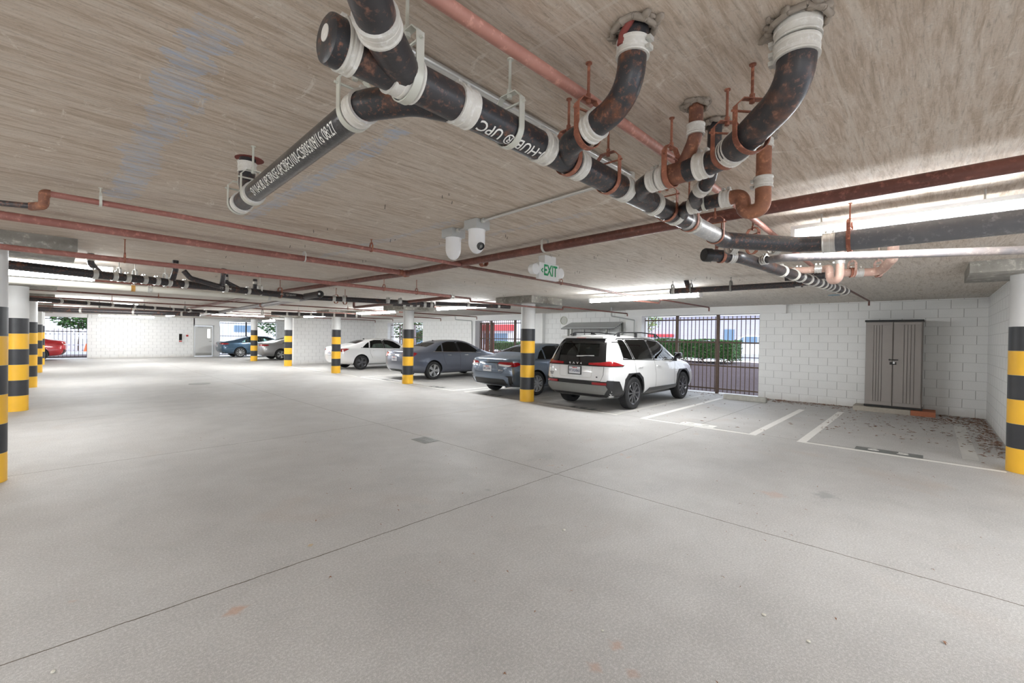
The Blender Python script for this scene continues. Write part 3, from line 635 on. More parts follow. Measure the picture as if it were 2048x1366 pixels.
def hanger(label, x, y, zp, r, axis, mat='hanger_rust', top=ZC, grp='pipe hangers', disc=True, simple_=False):
    """clevis hanger: ceiling disc, rod, yoke and strap round the pipe"""
    t = thing('pipe_hanger', (x, y, zp), label, 'pipe hanger', grp)
    ax = Vector(axis).normalized(); sd = Vector((0, 0, 1)).cross(ax).normalized(); P0 = Vector((x, y, zp)); R_ = r+.004
    w = .026 if r > .04 else .016
    H1 = max(.04, min(.07, (top-zp-r)*.5)) if r > .04 else .03
    bm = bmesh.new(); pr = []
    for k in range(25):
        a = PI+PI*k/24; pr.append((R_*math.cos(a), R_*math.sin(a)))
    pr = [(-R_, H1+r*.6)] + [(-R_, .0)] + pr + [(R_, .0)] + [(R_, H1+r*.6)]
    def ribbon(bm, pr, th=.004, w=w):
        A = []
        for i, (u, v) in enumerate(pr):
            a = pr[max(0, i-1)]; b = pr[min(len(pr)-1, i+1)]; tx, ty = b[0]-a[0], b[1]-a[1]; L = math.hypot(tx, ty) or 1; nx, ny = ty/L, -tx/L
            A.append([bm.verts.new(P0+sd*(u+nx*q)+Vector((0, 0, v+ny*q))+ax*s) for q, s in ((0, -w/2), (th, -w/2), (th, w/2), (0, w/2))])
        for i in range(len(A)-1):
            for k in range(4): bm.faces.new((A[i][k], A[i][(k+1) % 4], A[i+1][(k+1) % 4], A[i+1][k]))
        bm.faces.new(A[0]); bm.faces.new(A[-1][::-1])
    ribbon(bm, pr); link('strap', bm, mat, t, smooth=True, angle=30)
    zt = H1+r*.6
    bm = bmesh.new(); ribbon(bm, [(-R_-.003, zt-.045), (-R_-.003, zt+.0), (-R_*.6, zt+.028), (R_*.6, zt+.028), (R_+.003, zt), (R_+.003, zt-.045)], .004, w*.9); link('yoke', bm, mat, t)
    if not simple_:
        bm = bmesh.new(); cyl(bm, P0+sd*(-R_-.016)+Vector((0, 0, zt-.02)), P0+sd*(R_+.016)+Vector((0, 0, zt-.02)), .0045, 8)
        cyl(bm, P0+Vector((0, 0, zt+.012)), P0+Vector((0, 0, zt+.045)), .010, 6); link('bolt', bm, mat, t)
    link('rod', T(cyl, (x, y, zp+zt+.01), (x, y, top), .0055, 10), mat, t, smooth=True)
    if disc: link('ceiling_disc', T(cyl, (x, y, top-.004), (x, y, top), .012, 16), mat, t)
    return t
ZM = 2.31; RM = .056; YM = 1.13
# main drain
def onM(px, py): return atz(px, py, ZM).x
t = M1 = thing('drain_main', (2.0, YM, ZM), 'big black cast iron main pipe with cream bands crossing the photo top', 'pipe')
seg(t, [(.515, YM, ZM), (.93, YM, ZM)], RM, 'pipe_rusty'); seg(t, [(.93, YM, ZM), (1.32, YM, ZM)], RM, 'pipe_black')
seg(t, [(1.32, YM, ZM), (2.55, YM, ZM)], RM, 'pipe_black'); seg(t, [(2.74, YM, ZM), (3.30, YM, ZM)], RM*.98, 'pipe_spiral', name='spiral_pipe'); seg(t, [(2.55, YM, ZM), (2.74, YM, ZM)], RM, 'pipe_black')
bm = bmesh.new(); lathe(bm, (.49, YM, ZM), (1, 0, 0), [(0, -.012), (.050, -.012), (.060, -.006), (.062, 0), (.062, .05), (.056, .055)], 36); link('cleanout_cap', bm, 'pipe_black', t, smooth=True)
link('cap_label', T(cyl, (.4765, YM-.004, ZM+.008), (.480, YM-.004, ZM+.008), .021, 24), 'band_white', t)
coupling(t, (.535, YM, ZM), (1, 0, 0), RM+.003, .035)
for px, py, L in ((930, 210, .065), (1078, 297, .060), (1148, 330, .055), (1235, 379, .06), (1290, 410, .05), (1328, 432, .05), (1362, 450, .03)):
    coupling(t, (onM(px, py), YM, ZM), (1, 0, 0), RM, L)
coupling(t, (onM(805, 152), YM, ZM), (1, 0, 0), RM, .085)
# printed text on the underside / side of the main
def wraptext(s, size, x0_, mat, parent, yc, zc, r, ang, along=(1, 0, 0), flip=1, name='printed_text'):
    a = Vector(along).normalized(); sd = Vector((0, 0, 1)).cross(a).normalized()
    def xf(u, v):
        th = ang + v/r; return Vector((x0_[0], x0_[1], zc)) - a*u + sd*(math.cos(th)*(r+.0018)) + Vector((0, 0, math.sin(th)*(r+.0018)))
    return textmesh(s, size, mat, name, xf, parent, cuts=10, bold=.0006)
# camera sees the main from y- side and below
AM = math.radians(-118)
wraptext('10-HUB ® UPC', .058, (1.17, YM), 'stencil_white', t, YM, ZM, RM, math.radians(-120))
bm = bmesh.new(); lathe(bm, (onM(818, 160), YM, ZM), (1, 0, 0), [(RM+.0062, -.016), (RM+.0066, -.016), (RM+.0066, .016), (RM+.0062, .016)], 8, 0, False, math.radians(200), math.radians(236))
link('round_label', bm, 'label_blue', t)
# branch to the ceiling at the top edge
t = thing('drain_riser', (.5, .95, 2.4), 'mottled rusty riser joining the main beside its round capped end', 'pipe')
seg(t, [(.40, .83, 2.57), (.425, .865, 2.33), (.56, 1.0, ZM), (.72, YM, ZM)], .050, 'pipe_rusty', .16)
coupling(t, (.545, .985, ZM+.002), (.135, .135, -.01), .050, .045); coupling(t, (.405, .84, 2.53), (.02, .03, -.25), .050, .045)
# printed branch running left
t = thing('drain_branch', (.74, 2.2, ZM), 'shiny black branch pipe printed with date and time, running left', 'pipe')
seg(t, [(.96, YM+.01, ZM), (.80, 1.21, ZM), (.715, 1.36, ZM), (.715, 1.44, ZM)], .048, 'pipe_black', .12)
seg(t, [(.715, 1.42, ZM), (.755, 2.66, ZM)], .048, 'pipe_shiny')
seg(t, [(.755, 2.64, ZM), (.762, 2.98, ZM)], .047, 'pipe_black'); seg(t, [(.79, 2.90, 2.57), (.785, 2.895, 2.42), (.760, 2.74, ZM)], .042, 'pipe_black', .1)
for y in (1.395, 2.665, 2.90): coupling(t, (.715+(y-1.4)*.032, y, ZM), (.032, 1, 0), .049, .055)
coupling(t, (.788, 2.898, 2.515), (0, 0, 1), .042, .06)
link('end_cap', T(lathe, (.762, 2.975, ZM), (0, 1, 0), [(.053, -.02), (.055, 0), (.053, .012), (0, .014)], 24), 'black_plastic', t, smooth=True)
def xf(u, v, r=.048):
    a = Vector((.032, 1, 0)).normalized(); sd = Vector((0, 0, 1)).cross(a).normalized(); c = Vector((.735, 2.03, ZM)); th = math.radians(-42)+v/r
    return c - a*u*.76 + sd*(math.cos(th)*(r+.0016)) + Vector((0, 0, math.sin(th)*(r+.0016)))
textmesh('SV10-HUB UPC®NSF-UPC®EO100-CS®05/09/16 08:27', .058, 'stencil_white', 'printed_text', xf, t, cuts=8, bold=.0004)
o = link('ceiling_stain', T(cyl, (.80, 2.90, 2.5695), (.80, 2.90, 2.573), .075, 20), 'sealant_red'); tag(o, 'dark red sealant patch on the ceiling above the small elbow', 'sealant')
# riser with the long bend
t = thing('drain_riser', (1.35, .8, 2.45), 'bent black riser with rust flecks and red sealant at its top', 'pipe')
seg(t, [(1.31, .715, 2.57), (1.312, .735, 2.345), (1.365, .95, ZM), (1.395, 1.03, ZM), (1.50, YM, ZM)], .046, 'pipe_black', [0, .26, .1, .1, 0])
coupling(t, (1.311, .722, 2.50), (0, .05, -1), .046, .05); coupling(t, (1.353, .895, 2.318), (.24, .97, -.16), .046, .045)
def sealant(label, x, y, r, mats=('foam_sealant',), red=False):
    bm = bmesh.new(); rnd = random.Random(int(x*1000+y*77))
    for k in range(26):
        a = rnd.uniform(0, 2*PI); q = rnd.uniform(.85, 1.35)*r; s = rnd.uniform(.007, .017)
        m = Matrix.Translation((x+q*math.cos(a), y+q*math.sin(a), ZC-.004-rnd.uniform(0, .012))) @ Matrix.Rotation(rnd.uniform(0, 3), 4, 'Z') @ Matrix.Diagonal((s*1.5, s*.8, s*.7, 1))
        bmesh.ops.create_icosphere(bm, subdivisions=2, radius=1, matrix=m)
    tube(bm, [(x+r*1.1*math.cos(k*.6), y+r*1.1*math.sin(k*.6), ZC-.012-.006*math.sin(k*1.9)) for k in range(12)], .010, .01, 8)
    for v in bm.verts: v.co += Vector((rnd.uniform(-1, 1), rnd.uniform(-1, 1), rnd.uniform(-1, 1)))*.002
    o = link('pipe_sealant', bm, mats[0], smooth=True, angle=60); return tag(o, label, 'sealant', 'foam sealant at pipe penetrations')
sealant('crusty foam sealant ring above the bent riser with rust flecks', 1.31, .72, .062); 
o = link('sealant_smear', T(tube, [(1.26, .70, 2.565), (1.265, .735, 2.53), (1.264, .74, 2.50)], .012, .02, 10), 'sealant_red', smooth=True); tag(o, 'dark red sealant smear hanging beside the bent riser', 'sealant')
# the large riser on the right with its run into the main
t = thing('drain_riser', (1.8, .5, 2.42), 'largest riser, thick brown black bend with wide ribbed cream coupling', 'pipe')
seg(t, [(1.63, .32, 2.57), (1.632, .325, 2.36), (1.80, .52, ZM), (1.88, .60, ZM)], .056, 'pipe_rusty', [0, .30, .1, 0])
seg(t, [(1.86, .575, ZM), (1.93, .66, ZM), (1.955, .80, ZM)], .050, 'pipe_black', .15)
seg(t, [(1.948, .72, ZM), (1.965, .90, ZM)], .048, 'pipe_orange'); seg(t, [(1.963, .88, ZM), (1.985, 1.00, ZM), (2.06, 1.09, ZM), (2.26, YM, ZM)], .044, 'pipe_black', .1)
coupling(t, (1.63, .322, 2.545), (0, 0, 1), .060, .08); coupling(t, (1.631, .324, 2.475), (0, 0, 1), .058, .05)
coupling(t, (1.866, .582, ZM), (.7, .7, 0), .053, .05); coupling(t, (1.945, .725, ZM), (.12, 1, 0), .050, .055); coupling(t, (1.968, .915, ZM), (.12, 1, 0), .047, .035); coupling(t, (1.976, .96, ZM), (.2, 1, 0), .045, .045)
sealant('crusty foam sealant ring above the largest riser', 1.63, .32, .075)
bm = bmesh.new(); obox(bm, (1.757, .408, 2.385), (.004, .02, .045), Matrix.Rotation(.75, 3, 'Z')); link('lug', bm, 'hanger_rust', t)
# small vents joining that run
t = thing('vent_pipe', (1.91, .75, 2.45), 'short rusty stub from ceiling into the run of the largest riser', 'pipe')
seg(t, [(1.905, .745, 2.57), (1.905, .745, 2.42), (1.955, .82, 2.33)], .029, 'pipe_orange', .08); coupling(t, (1.905, .745, 2.455), (0, 0, 1), .030, .045); sealant('foam sealant ring above the short rusty stub', 1.905, .745, .042)
t = thing('vent_pipe', (2.2, .8, 2.4), 'slim black vent pipe dropping behind to the lower branch', 'pipe')
seg(t, [(2.12, .74, 2.57), (2.125, .745, 2.40), (2.20, .79, 2.33), (2.30, .90, 2.30), (2.44, .94, 2.30)], .031, 'pipe_rusty', .08)
coupling(t, (2.245, .84, 2.315), (.1, .11, -.02), .032, .05); sealant('foam sealant ring above the slim black vent pipe', 2.12, .74, .042)
# lower branch with the U trap
t = thing('trap_branch', (2.45, .8, ZM), 'rusty orange U shaped trap with its pipe feeding the main', 'pipe')
seg(t, [(2.42, .61, 2.57), (2.42, .61, 2.36)], .034, 'pipe_orange'); seg(t, [(2.42, .61, 2.37), (2.42, .61, 2.205), (2.435, .70, 2.205), (2.44, .71, 2.30), (2.445, .80, 2.30)],   .036, 'pipe_orange', [0, .055, .05, .045, 0], n=10)
seg(t, [(2.443, .77, 2.30), (2.455, .96, 2.30)],   .036, 'pipe_black'); seg(t, [(2.455, .95, 2.30), (2.50, 1.03, ZM), (2.68, YM, ZM)], .037, 'pipe_black', .08)
coupling(t, (2.42, .61, 2.335), (0, 0, 1), .036, .055); coupling(t, (2.444, .79, 2.30), (.02, 1, 0), .037, .05); coupling(t, (2.457, .96, 2.30), (.1, 1, 0), .037, .05); coupling(t, (2.42, .61, 2.53), (0, 0, 1), .035, .05)
sealant('foam sealant ring above the U shaped trap', 2.42, .61, .042)
# turn to the right and the large grey run
ZB = 2.30
t = thing('drain_run', (3.9, .7, ZB), 'thick dark grey run leaving the main towards the photo right edge', 'pipe')
seg(t, [(3.28, YM, ZM), (3.42, 1.12, ZB), (3.62, .99, ZB), (3.93, .76, ZB), (4.0, .60, ZB), (4.02, -1.2, ZB)], .058, 'pipe_black', [0, .1, .1, .12, .12, 0])
for px in (1462, 1548): p = atz(px, 491, ZB); coupling(t, (p.x+.02, p.y, ZB), (.8, -.6, 0), .058, .05, 'silver_band')
coupling(t, (4.003, .56, ZB), (.01, -1, 0), .066, .08, 'silver_band')
seg(t, [(4.003, .52, ZB), (4.02, -1.25, ZB)], .073, 'pipe_dgrey' if 'pipe_dgrey' in MATS else 'pipe_black', name='coated_pipe')
t = M2 = thing('drain_main', (5.4, 1.0, 2.24), 'second dark main with a black capped end going on towards the wall', 'pipe')
Z2 = 2.245; A2 = atz(1412, 510, Z2); B2 = atz(1478, 514, Z2); C2 = atz(1560, 541, Z2); D2 = atz(1692, 583, Z2)
seg(t, [A2, B2, C2], .048, 'pipe_black', .12); seg(t, [C2-(D2-C2)*.1, D2], .050, 'pipe_black')
link('end_cap', T(lathe, A2, (A2-B2), [(.054, -.04), (.054, .01), (.048, .02), (0, .02)], 24), 'black_plastic', t, smooth=True)
coupling(t, A2.lerp(B2, .75), B2-A2, .048, .05, 'silver_band')
for q in (.02, .16, .24, .34, .42, .50, .57, .63, .69, .78, .88, .96): coupling(t, C2.lerp(D2, q), D2-C2, .050, .05, 'band_white' if int(q*100) % 3 else 'silver_band')
t = thing('drain_branch', (4.4, .2, 2.26), 'long pale grey pipe running to the photo right edge', 'pipe')
a = atz(1500, 527, 2.25); b = atz(1560, 516, 2.25); c = atz(2048, 500, 2.25); d = c+(c-b)*.25
seg(t, [a, b, d], .031, 'pipe_grey', .1); coupling(t, atz(1529, 520, 2.25), b-a, .032, .05, 'silver_band')
# far right cluster
Zc = 2.30
def P(px, py, z=Zc): return atz(px, py, z)
t = thing('trap_branch', tuple(P(1660, 550)), 'pale orange pipe cluster with a second U trap under the grey pipe', 'pipe')
c0 = P(1668, 548)
seg(t, [P(1562, 542), P(1600, 541), P(1650, 538)], .034, 'pipe_salmon', .1); coupling(t, P(1597, 542), P(1600, 541)-P(1562, 542), .035, .06, 'silver_band'); coupling(t, P(1636, 538), P(1650, 538)-P(1600, 541), .036, .06, 'silver_band')
g = (P(1690, 530)-P(1650, 538)).normalized(); q0 = P(1647, 537)
pu = P(1652, 537); pe = P(1680, 530); dirh = (pe-pu); 
seg(t, [pu, pu+dirh*.25, pu+dirh*.30-Vector((0, 0, .14)), pu+dirh*1.0-Vector((0, 0, .14)), pu+dirh*1.0+Vector((0, 0, .30))], .034, 'pipe_salmon', [0, .06, .07, .07, 0], n=9); coupling(t, pu+dirh*1.0+Vector((0, 0, .05)), (0, 0, 1), .035, .08, 'silver_band')
t = thing('drain_branch', tuple(P(1720, 545)), 'orange banded branch right of the second U trap', 'pipe')
seg(t, [P(1672, 546), P(1760, 544), P(1785, 528)+Vector((0, 0, .05)), P(1788, 515)+Vector((0, 0, .30))], .042, 'pipe_salmon', .1)
coupling(t, P(1716, 545), P(1760, 544)-P(1690, 546), .043, .08, 'silver_band')
for px in (1704, 1757): coupling(t, P(px, 545), P(1760, 544)-P(1690, 546), .044, .04, 'hanger_rust')
t = thing('drain_branch', tuple(P(1610, 557)), 'pair of dark short branches under the second main', 'pipe')
seg(t, [P(1570, 556), P(1650, 551)], .036, 'pipe_black'); seg(t, [P(1590, 568), P(1652, 561)], .036, 'pipe_black'); coupling(t, P(1622, 553), P(1650, 551)-P(1570, 556), .037, .08, 'silver_band'); coupling(t, P(1641, 563), P(1652, 561)-P(1590, 568), .037, .08, 'silver_band')
# black pipe with hangers over the SUV
t = thing('drain_branch', (7.45, 2.5, 2.38), 'straight black pipe above the barred opening', 'pipe')
a = atz(1341, 583, 2.40); b = atz(1606, 568, 2.40); seg(t, [a, b], .045, 'pipe_black'); seg(t, [a.lerp(b, .30), a.lerp(b, .16)+Vector((0, 0, .0)), a.lerp(b, .13)+Vector((0, 0, .22))], .040, 'pipe_black', .12)
coupling(t, a.lerp(b, .97), b-a, .046, .07, 'silver_band'); coupling(t, a.lerp(b, .03), b-a, .046, .05, 'silver_band')
for i, (q, w) in enumerate(((.02, 'left end'), (.18, 'stub elbow'), (.50, 'middle'))):
    p = a.lerp(b, q); hanger('small hanger at the %s of the straight black pipe over the opening' % w, p.x, p.y, 2.40, .045, b-a, 'drain_metal', simple_=True)
# ---- sprinkler pipes
def sprinkler(name, label, pts, r, mat, R=.04): return tag(link(name, T(tube, pts, r, R, 18), mat, smooth=True), label, 'pipe', 'sprinkler pipes')
sprinkler('sprinkler_pipe', 'salmon pink sprinkler pipe passing behind the risers, top of the photo', [(.5, 1.0-.005, 2.47), (1.42, .965, 2.47), (2.8, .955, 2.47), (6.7, 1.05, 2.47)], .0215, 'pipe_pink')
t = thing('sprinkler_main', (3.5, 3, 2.49), 'dark brown sprinkler main crossing the photo middle behind the EXIT sign', 'pipe', 'sprinkler pipes')
seg(t, [(3.43, -1.6, 2.49), (3.47, 1.5, 2.49), (3.66, 5.75, 2.49)], .043, 'pipe_brown'); seg(t, [(3.66, 5.7, 2.49), (3.50, 9.8, 2.49), (3.76, 30, 2.49)], .040, 'pipe_brown')
p = atz(967, 525, 2.49); coupling(t, (p.x, p.y, 2.49), (.04, 1, 0), .044, .07, 'hanger_rust'); coupling(t, (3.66, 5.68, 2.49), (.04, 1, 0), .044, .07, 'hanger_rust')
t = thing('sprinkler_pipe', (1.5, 5.6, 2.49), 'thick red sprinkler pipe meeting the brown main, upper left', 'pipe', 'sprinkler pipes')
seg(t, [(-2.2, 5.45, 2.49), (3.66, 5.66, 2.49)], .036, 'pipe_red'); coupling(t, (3.55, 5.655, 2.49), (1, .03, 0), .037, .06, 'hanger_rust')
t = thing('sprinkler_pipe', (2., 4.3, 2.46), 'thin red sprinkler pipe from the elbow pair, top left of the photo', 'pipe', 'sprinkler pipes')
zz = 2.465; a = atz(88, 386, zz); seg(t, [a, (3.55, 4.30, zz)], .0205, 'pipe_red')
seg(t, [a+Vector((.03, 0, 0)), a, a-Vector((0, 0, .085)), atz(62, 413, zz-.085)], .027, 'pipe_orange', [0, .03, .03, 0], name='elbow'); seg(t, [atz(80, 414, zz-.085), atz(-40, 402, zz-.085)], .019, 'pipe_rusty')
seg(t, [(3.55, 4.36, zz), (5.7, 4.40, zz), (8.4, 4.48, zz)], .0205, 'pipe_brown'); 
t = thing('sprinkler_pipe', (2.5, 6.6, 2.35), 'lower red sprinkler pipe passing over the largest striped column', 'pipe', 'sprinkler pipes')
seg(t, [(-2.5, 6.28, 2.345), (5.42, 6.77, 2.345)], .0285, 'pipe_red'); coupling(t, (5.40, 6.77, 2.345), (1, .06, 0), .031, .08, 'galv')
seg(t, [(5.42, 6.77, 2.345), (5.9, 6.8, 2.345), (5.9, 6.8, 2.29), (8.9, 6.72, 2.29), (8.9, 6.72, 2.36), (12.2, 6.75, 2.36), (12.2, 6.75, 2.28)], .019, 'pipe_brown', .03, name='thin_pipe')
t = thing('sprinkler_pipe', (5.5, 9, 2.34), 'brown pipe slanting up beside the dark drain line, photo middle', 'pipe', 'sprinkler pipes')
seg(t, [(5.56, 11.09, 2.46), (5.56, 11.09, 2.30), (5.41, 6.85, 2.335)], .034, 'pipe_brown', .05)
t = thing('sprinkler_pipe', (10.5, 5, 2.4), 'pinkish sprinkler drop with a head in front of the barred opening', 'pipe', 'sprinkler pipes')
seg(t, [atz(1268, 601, 2.44), atz(1318, 606, 2.44)], .02, 'pipe_pink'); seg(t, [atz(1318, 606, 2.44), atz(1322, 599, 2.44), atz(1418, 615, 2.44), atz(1418, 615, 2.44)-Vector((0, 0, .10))], .018, 'pipe_brown', .03)
sprinkler('sprinkler_pipe', 'thin brown sprinkler end pipe pointing at the blocks above the cabinet', [atz(1690, 576, 2.47), atz(1738, 602, 2.47), atz(1738, 602, 2.47)-Vector((0, 0, .10))], .017, 'pipe_brown', .02)
for i, (x0_, x1_, yy, zz) in enumerate(((-2.6, 12.5, 10.9, 2.47), (-2.6, 12.7, 14.2, 2.45), (-3, 12.6, 16.6, 2.42), (-3, 12.5, 20.6, 2.46), (-3, 12.6, 22.6, 2.43), (-3, 8.6, 26.8, 2.46))):
    pts = [(x0_, yy, zz), (x1_, yy, zz), (x1_, yy, zz-.12)]
    sprinkler('sprinkler_pipe', ['thin dark red pipe crossing above the columns, nearest of the far ones', 'thin brown pipe crossing above the dark grey sedan', 'thin brown pipe crossing past the dark grey sedan', 'thin brown pipe crossing over the white sedan', 'thin brown pipe crossing just before the cross wall', 'thin brown pipe crossing beyond the cross wall'][i], pts, .019, 'pipe_brown', .03)
for i, (xx, yy, zz) in enumerate(((1.6, 10.9, 2.47), (6.4, 10.9, 2.47), (1.9, 14.2, 2.45), (6.9, 14.2, 2.45), (1.2, 16.6, 2.42), (10.2, 16.6, 2.42), (3.1, 20.6, 2.46), (9.8, 20.6, 2.46), (2.2, 22.6, 2.43), (9.4, 22.6, 2.43), (2.0, 26.8, 2.46), (6.5, 26.8, 2.46))):
    hanger('distant hanger on a thin crossing sprinkler pipe', xx, yy, zz, .02, (1, 0, 0), 'hanger_rust', simple_=True, disc=False, grp='distant pipe hangers')
# sprinkler hangers
def loop(label, x, y, z, r, axis, mat='hanger_rust'): return hanger(label, x, y, z, r, axis, mat, simple_=True)
loop('pale hanger on the thin red pipe near its elbow pair', atz(202, 403, 2.465).x, 4.28, 2.465, .0215, (1, 0, 0), 'clamp_pale')
loop('long red loop hanger on the lower red pipe', atz(249, 520, 2.345).x, 6.42, 2.345, .029, (1, 0, 0)); loop('grey loop hanger on the thick red pipe', atz(607, 517, 2.49).x, 5.57, 2.49, .037, (1, 0, 0), 'galv')
loop('pale loop hanger on the brown main near the EXIT sign', 3.50, atz(1092, 495, 2.49).y, 2.49, .044, (0, 1, 0), 'galv'); loop('tall red hanger at the slanted brown pipe', 4.55, 6.72, 2.345, .03, (1, 0, 0)); loop('red loop hanger near the long lower red pipe middle', atz(765, 578, 2.345).x, 6.65, 2.345, .03, (1, 0, 0))
loop('brown hanger right of the EXIT sign on the thin pipe', atz(1126, 566, 2.465).x, 4.40, 2.465, .021, (1, 0, 0)); loop('hanger on the thin red pipe middle above the drop panel', atz(745, 498, 2.465).x, 4.29, 2.465, .021, (1, 0, 0))
# ---- main hangers
def hM(label, px, py, mat): hanger(label, onM(px, py), YM, ZM, RM, (1, 0, 0), mat)
hanger('pale hanger at the cream coupling with the blue label', onM(812, 150)+.01, YM, ZM, RM+.006, (1, 0, 0), 'clamp_pale')
hM('pale hanger on the main between the printed letters', 1016, 262, 'clamp_pale'); hM('rusty hanger just past the bent riser junction', 1133, 322, 'hanger_rust'); hM('rusty hanger on the main before its fourth coupling', 1205, 364, 'hanger_rust')
hM('rusty hanger on the main just before the trap branch', 1318, 424, 'hanger_rust'); hM('rusty hanger at the start of the spiral pipe', 1357, 447, 'hanger_rust'); hanger('rusty hanger at the end of the spiral pipe', 3.27, YM, ZM, RM, (1, 0, 0))
hanger('broad rusty hanger on the bend of the fleck marked riser', 1.366, .93, ZM, .049, (.24, 1, 0)); hanger('broad rusty hanger under the largest riser bend', 1.775, .49, ZM, .059, (.7, .8, 0)); hanger('broad rusty hanger beside the largest riser second coupling', 1.885, .612, ZM, .053, (.7, .8, 0)); hanger('dark rusty hanger left of the orange patch of pipe', 1.958, .875, ZM, .051, (.12, 1, 0))
hanger('pale hanger on the trap branch', 2.45, .90, 2.30, .034, (0, 1, 0), 'clamp_pale'); hanger('pale hanger near the elbow of the printed branch', .757, 2.68, ZM, .051, (.03, 1, 0), 'clamp_pale'); hanger('pale hanger at the capped end of the printed branch', .762, 2.95, ZM, .051, (.03, 1, 0), 'clamp_pale'); hanger('pale hanger where the printed branch starts', .715, 1.44, ZM, .051, (.03, 1, 0), 'clamp_pale')
p = atz(1505, 491, ZB); hanger('rusty hanger on the run towards the right, left of the big light', p.x, p.y, ZB, .060, (.8, -.6, 0)); hanger('rusty hanger under the end of the big right light', 4.005, .44, ZB, .075, (0, 1, 0)); p = A2.lerp(B2, .45); hanger('rusty hanger near the capped second main', p.x, p.y, Z2, .05, B2-A2)
p = P(1704, 545); hanger('orange hanger on the banded branch, left', p.x, p.y, Zc, .044, (.7, -.7, 0), 'pipe_salmon', disc=False); p = P(1757, 544); hanger('orange hanger on the banded branch, right end', p.x, p.y, Zc, .044, (.7, -.7, 0), 'pipe_salmon', disc=False)
# ---- left and far drain lines
t = thing('drain_line', (2.5, 8.2, 2.3), 'long black drain line with silver couplings, left of the photo middle', 'pipe')
ZN = 2.30; a = atz(185, 548, ZN); b = atz(604, 594, ZN); c = atz(770, 603, ZN)
seg(t, [a-(b-a)*.6, b], .055, 'pipe_black'); seg(t, [b, c, c+(c-b)*.5], .052, 'pipe_black', .1)
for px in (188, 228, 254, 288, 313, 337, 369, 450, 495): q = (px-185)/(604-185); q2 = atz(px, 548+46*q, ZN); coupling(t, q2, b-a, .056, .055, 'silver_band')
for px in (668, 688, 776, 800): q2 = atz(px, 597+(px-668)*.035, ZN); coupling(t, q2, c-b, .053, .06, 'silver_band')
e = atz(640, 588, ZN+.02); seg(t, [b+(e-b)*.2, e], .058, 'pipe_black'); link('capped_end', T(lathe, e, (-.7, -.7, 0), [(.062, -.03), (.064, .02), (.056, .03), (0, .032)], 24), 'black_plastic', t, smooth=True); link('cap_centre', T(cyl, e+Vector((-.023, -.023, 0)), e+Vector((-.026, -.026, 0)), .02, 18), 'white_paint', t)
wt = textmesh('SV QUIET PIPE', .055, 'stencil_white', 'printed_text', lambda u, v: (a.lerp(b, .50).x+u, a.lerp(b, .50).y-.05-abs(0)*v, ZN-.008+v*.8), t)
wt2 = textmesh('SILVERPIPE UPC 12/20/97', .055, 'stencil_white', 'printed_text', lambda u, v: (a.lerp(b, .84).x+u, a.lerp(b, .84).y-.054, ZN+v*.8), t)
def stub(label, px, py, z=ZN, dx=0, mat='pipe_black', r=.036, lean=(.1, -.12)):
    p = atz(px, py, z); t = thing('drain_riser', tuple(p), label, 'pipe', 'short risers on the left drain line')
    seg(t, [p, p+Vector((lean[0]*.4, lean[1]*.4, .06)), p+Vector((lean[0], lean[1], .14)), p+Vector((lean[0], lean[1], ZC-z))], r, mat, .06); coupling(t, p+Vector((lean[0], lean[1], .20)), (0, 0, 1), r+.001, .05, 'silver_band'); return t
stub('brown stub elbow at the left of the black drain line', 205, 552, mat='pipe_rusty', lean=(-.12, -.1)); stub('black stub riser left of the rusty trap over the white pipe', 345, 560, lean=(.02, -.08))
stub('black curved riser under the red pipe', 492, 585, lean=(-.35, -.15)); stub('black upright riser beside the curved riser', 508, 588, lean=(0, -.06))
t = thing('trap_branch', tuple(atz(425, 565, ZN)), 'dark rusty trap with brown elbows on the left drain line', 'pipe')
p = atz(440, 572, ZN); seg(t, [p, p+Vector((-.05, -.15, -.02)), p+Vector((-.25, -.2, .02)), p+Vector((-.42, -.2, .06)), p+Vector((-.50, -.2, .16))], .036, 'pipe_rusty', .08); seg(t, [p+Vector((.0, -.12, .0)), p+Vector((.02, -.14, .26))], .036, 'pipe_rusty')
# white painted pipe with end cap
t = thing('pale_pipe', (1.5, 9.5, 2.3), 'long cream painted pipe with amber joint below the black drain line', 'pipe')
a = atz(40, 561, 2.27); b = atz(598, 600, 2.27); seg(t, [a-(b-a)*.3, b], .047, 'pale_pipe'); 
for px, m in ((266, 'amber'), (299, 'galv'), (538, 'galv')): q = (px-40)/(598-40); p = atz(px, 561+39*q, 2.27); coupling(t, p, b-a, .048, .05, m)
# farther lines
def line(label, p0, p1, z, r, n, mat='pipe_black', cm='silver_band', ext=.3, name='drain_line', grp=None):
    a = atz(*p0, z); b = atz(*p1, z); t = thing(name, tuple((a+b)/2), label, 'pipe', grp); seg(t, [a-(b-a)*ext, b], r, mat, sg=16)
    for k in range(n): coupling(t, a.lerp(b, (k+.6)/n), b-a, r+.001, .06, cm)
    return t, a, b
line('second black drain line in the distance, left', (86, 600), (450, 626), 2.30, .05, 9); line('third thick black drain line in the distance, left', (94, 619), (400, 629), 2.25, .075, 3)
hanger('distant hanger on the far drain lines', 2.2, 21.0, 2.25, .077, (1, 0, 0), 'drain_metal', simple_=True, disc=False, grp='distant pipe hangers')
line('black drain line ending over the cross wall', (560, 627), (722, 632), 2.28, .06, 7, ext=.1); line('black pipe over the column by the empty stall', (898, 608), (1020, 614), 2.33, .045, 2, ext=.2)
line('short black pipe beside the column drop panel', (800, 607), (868, 610), 2.28, .06, 5, ext=.2)
a = atz(600, 598, 2.32); b = atz(440, 624, 2.32)
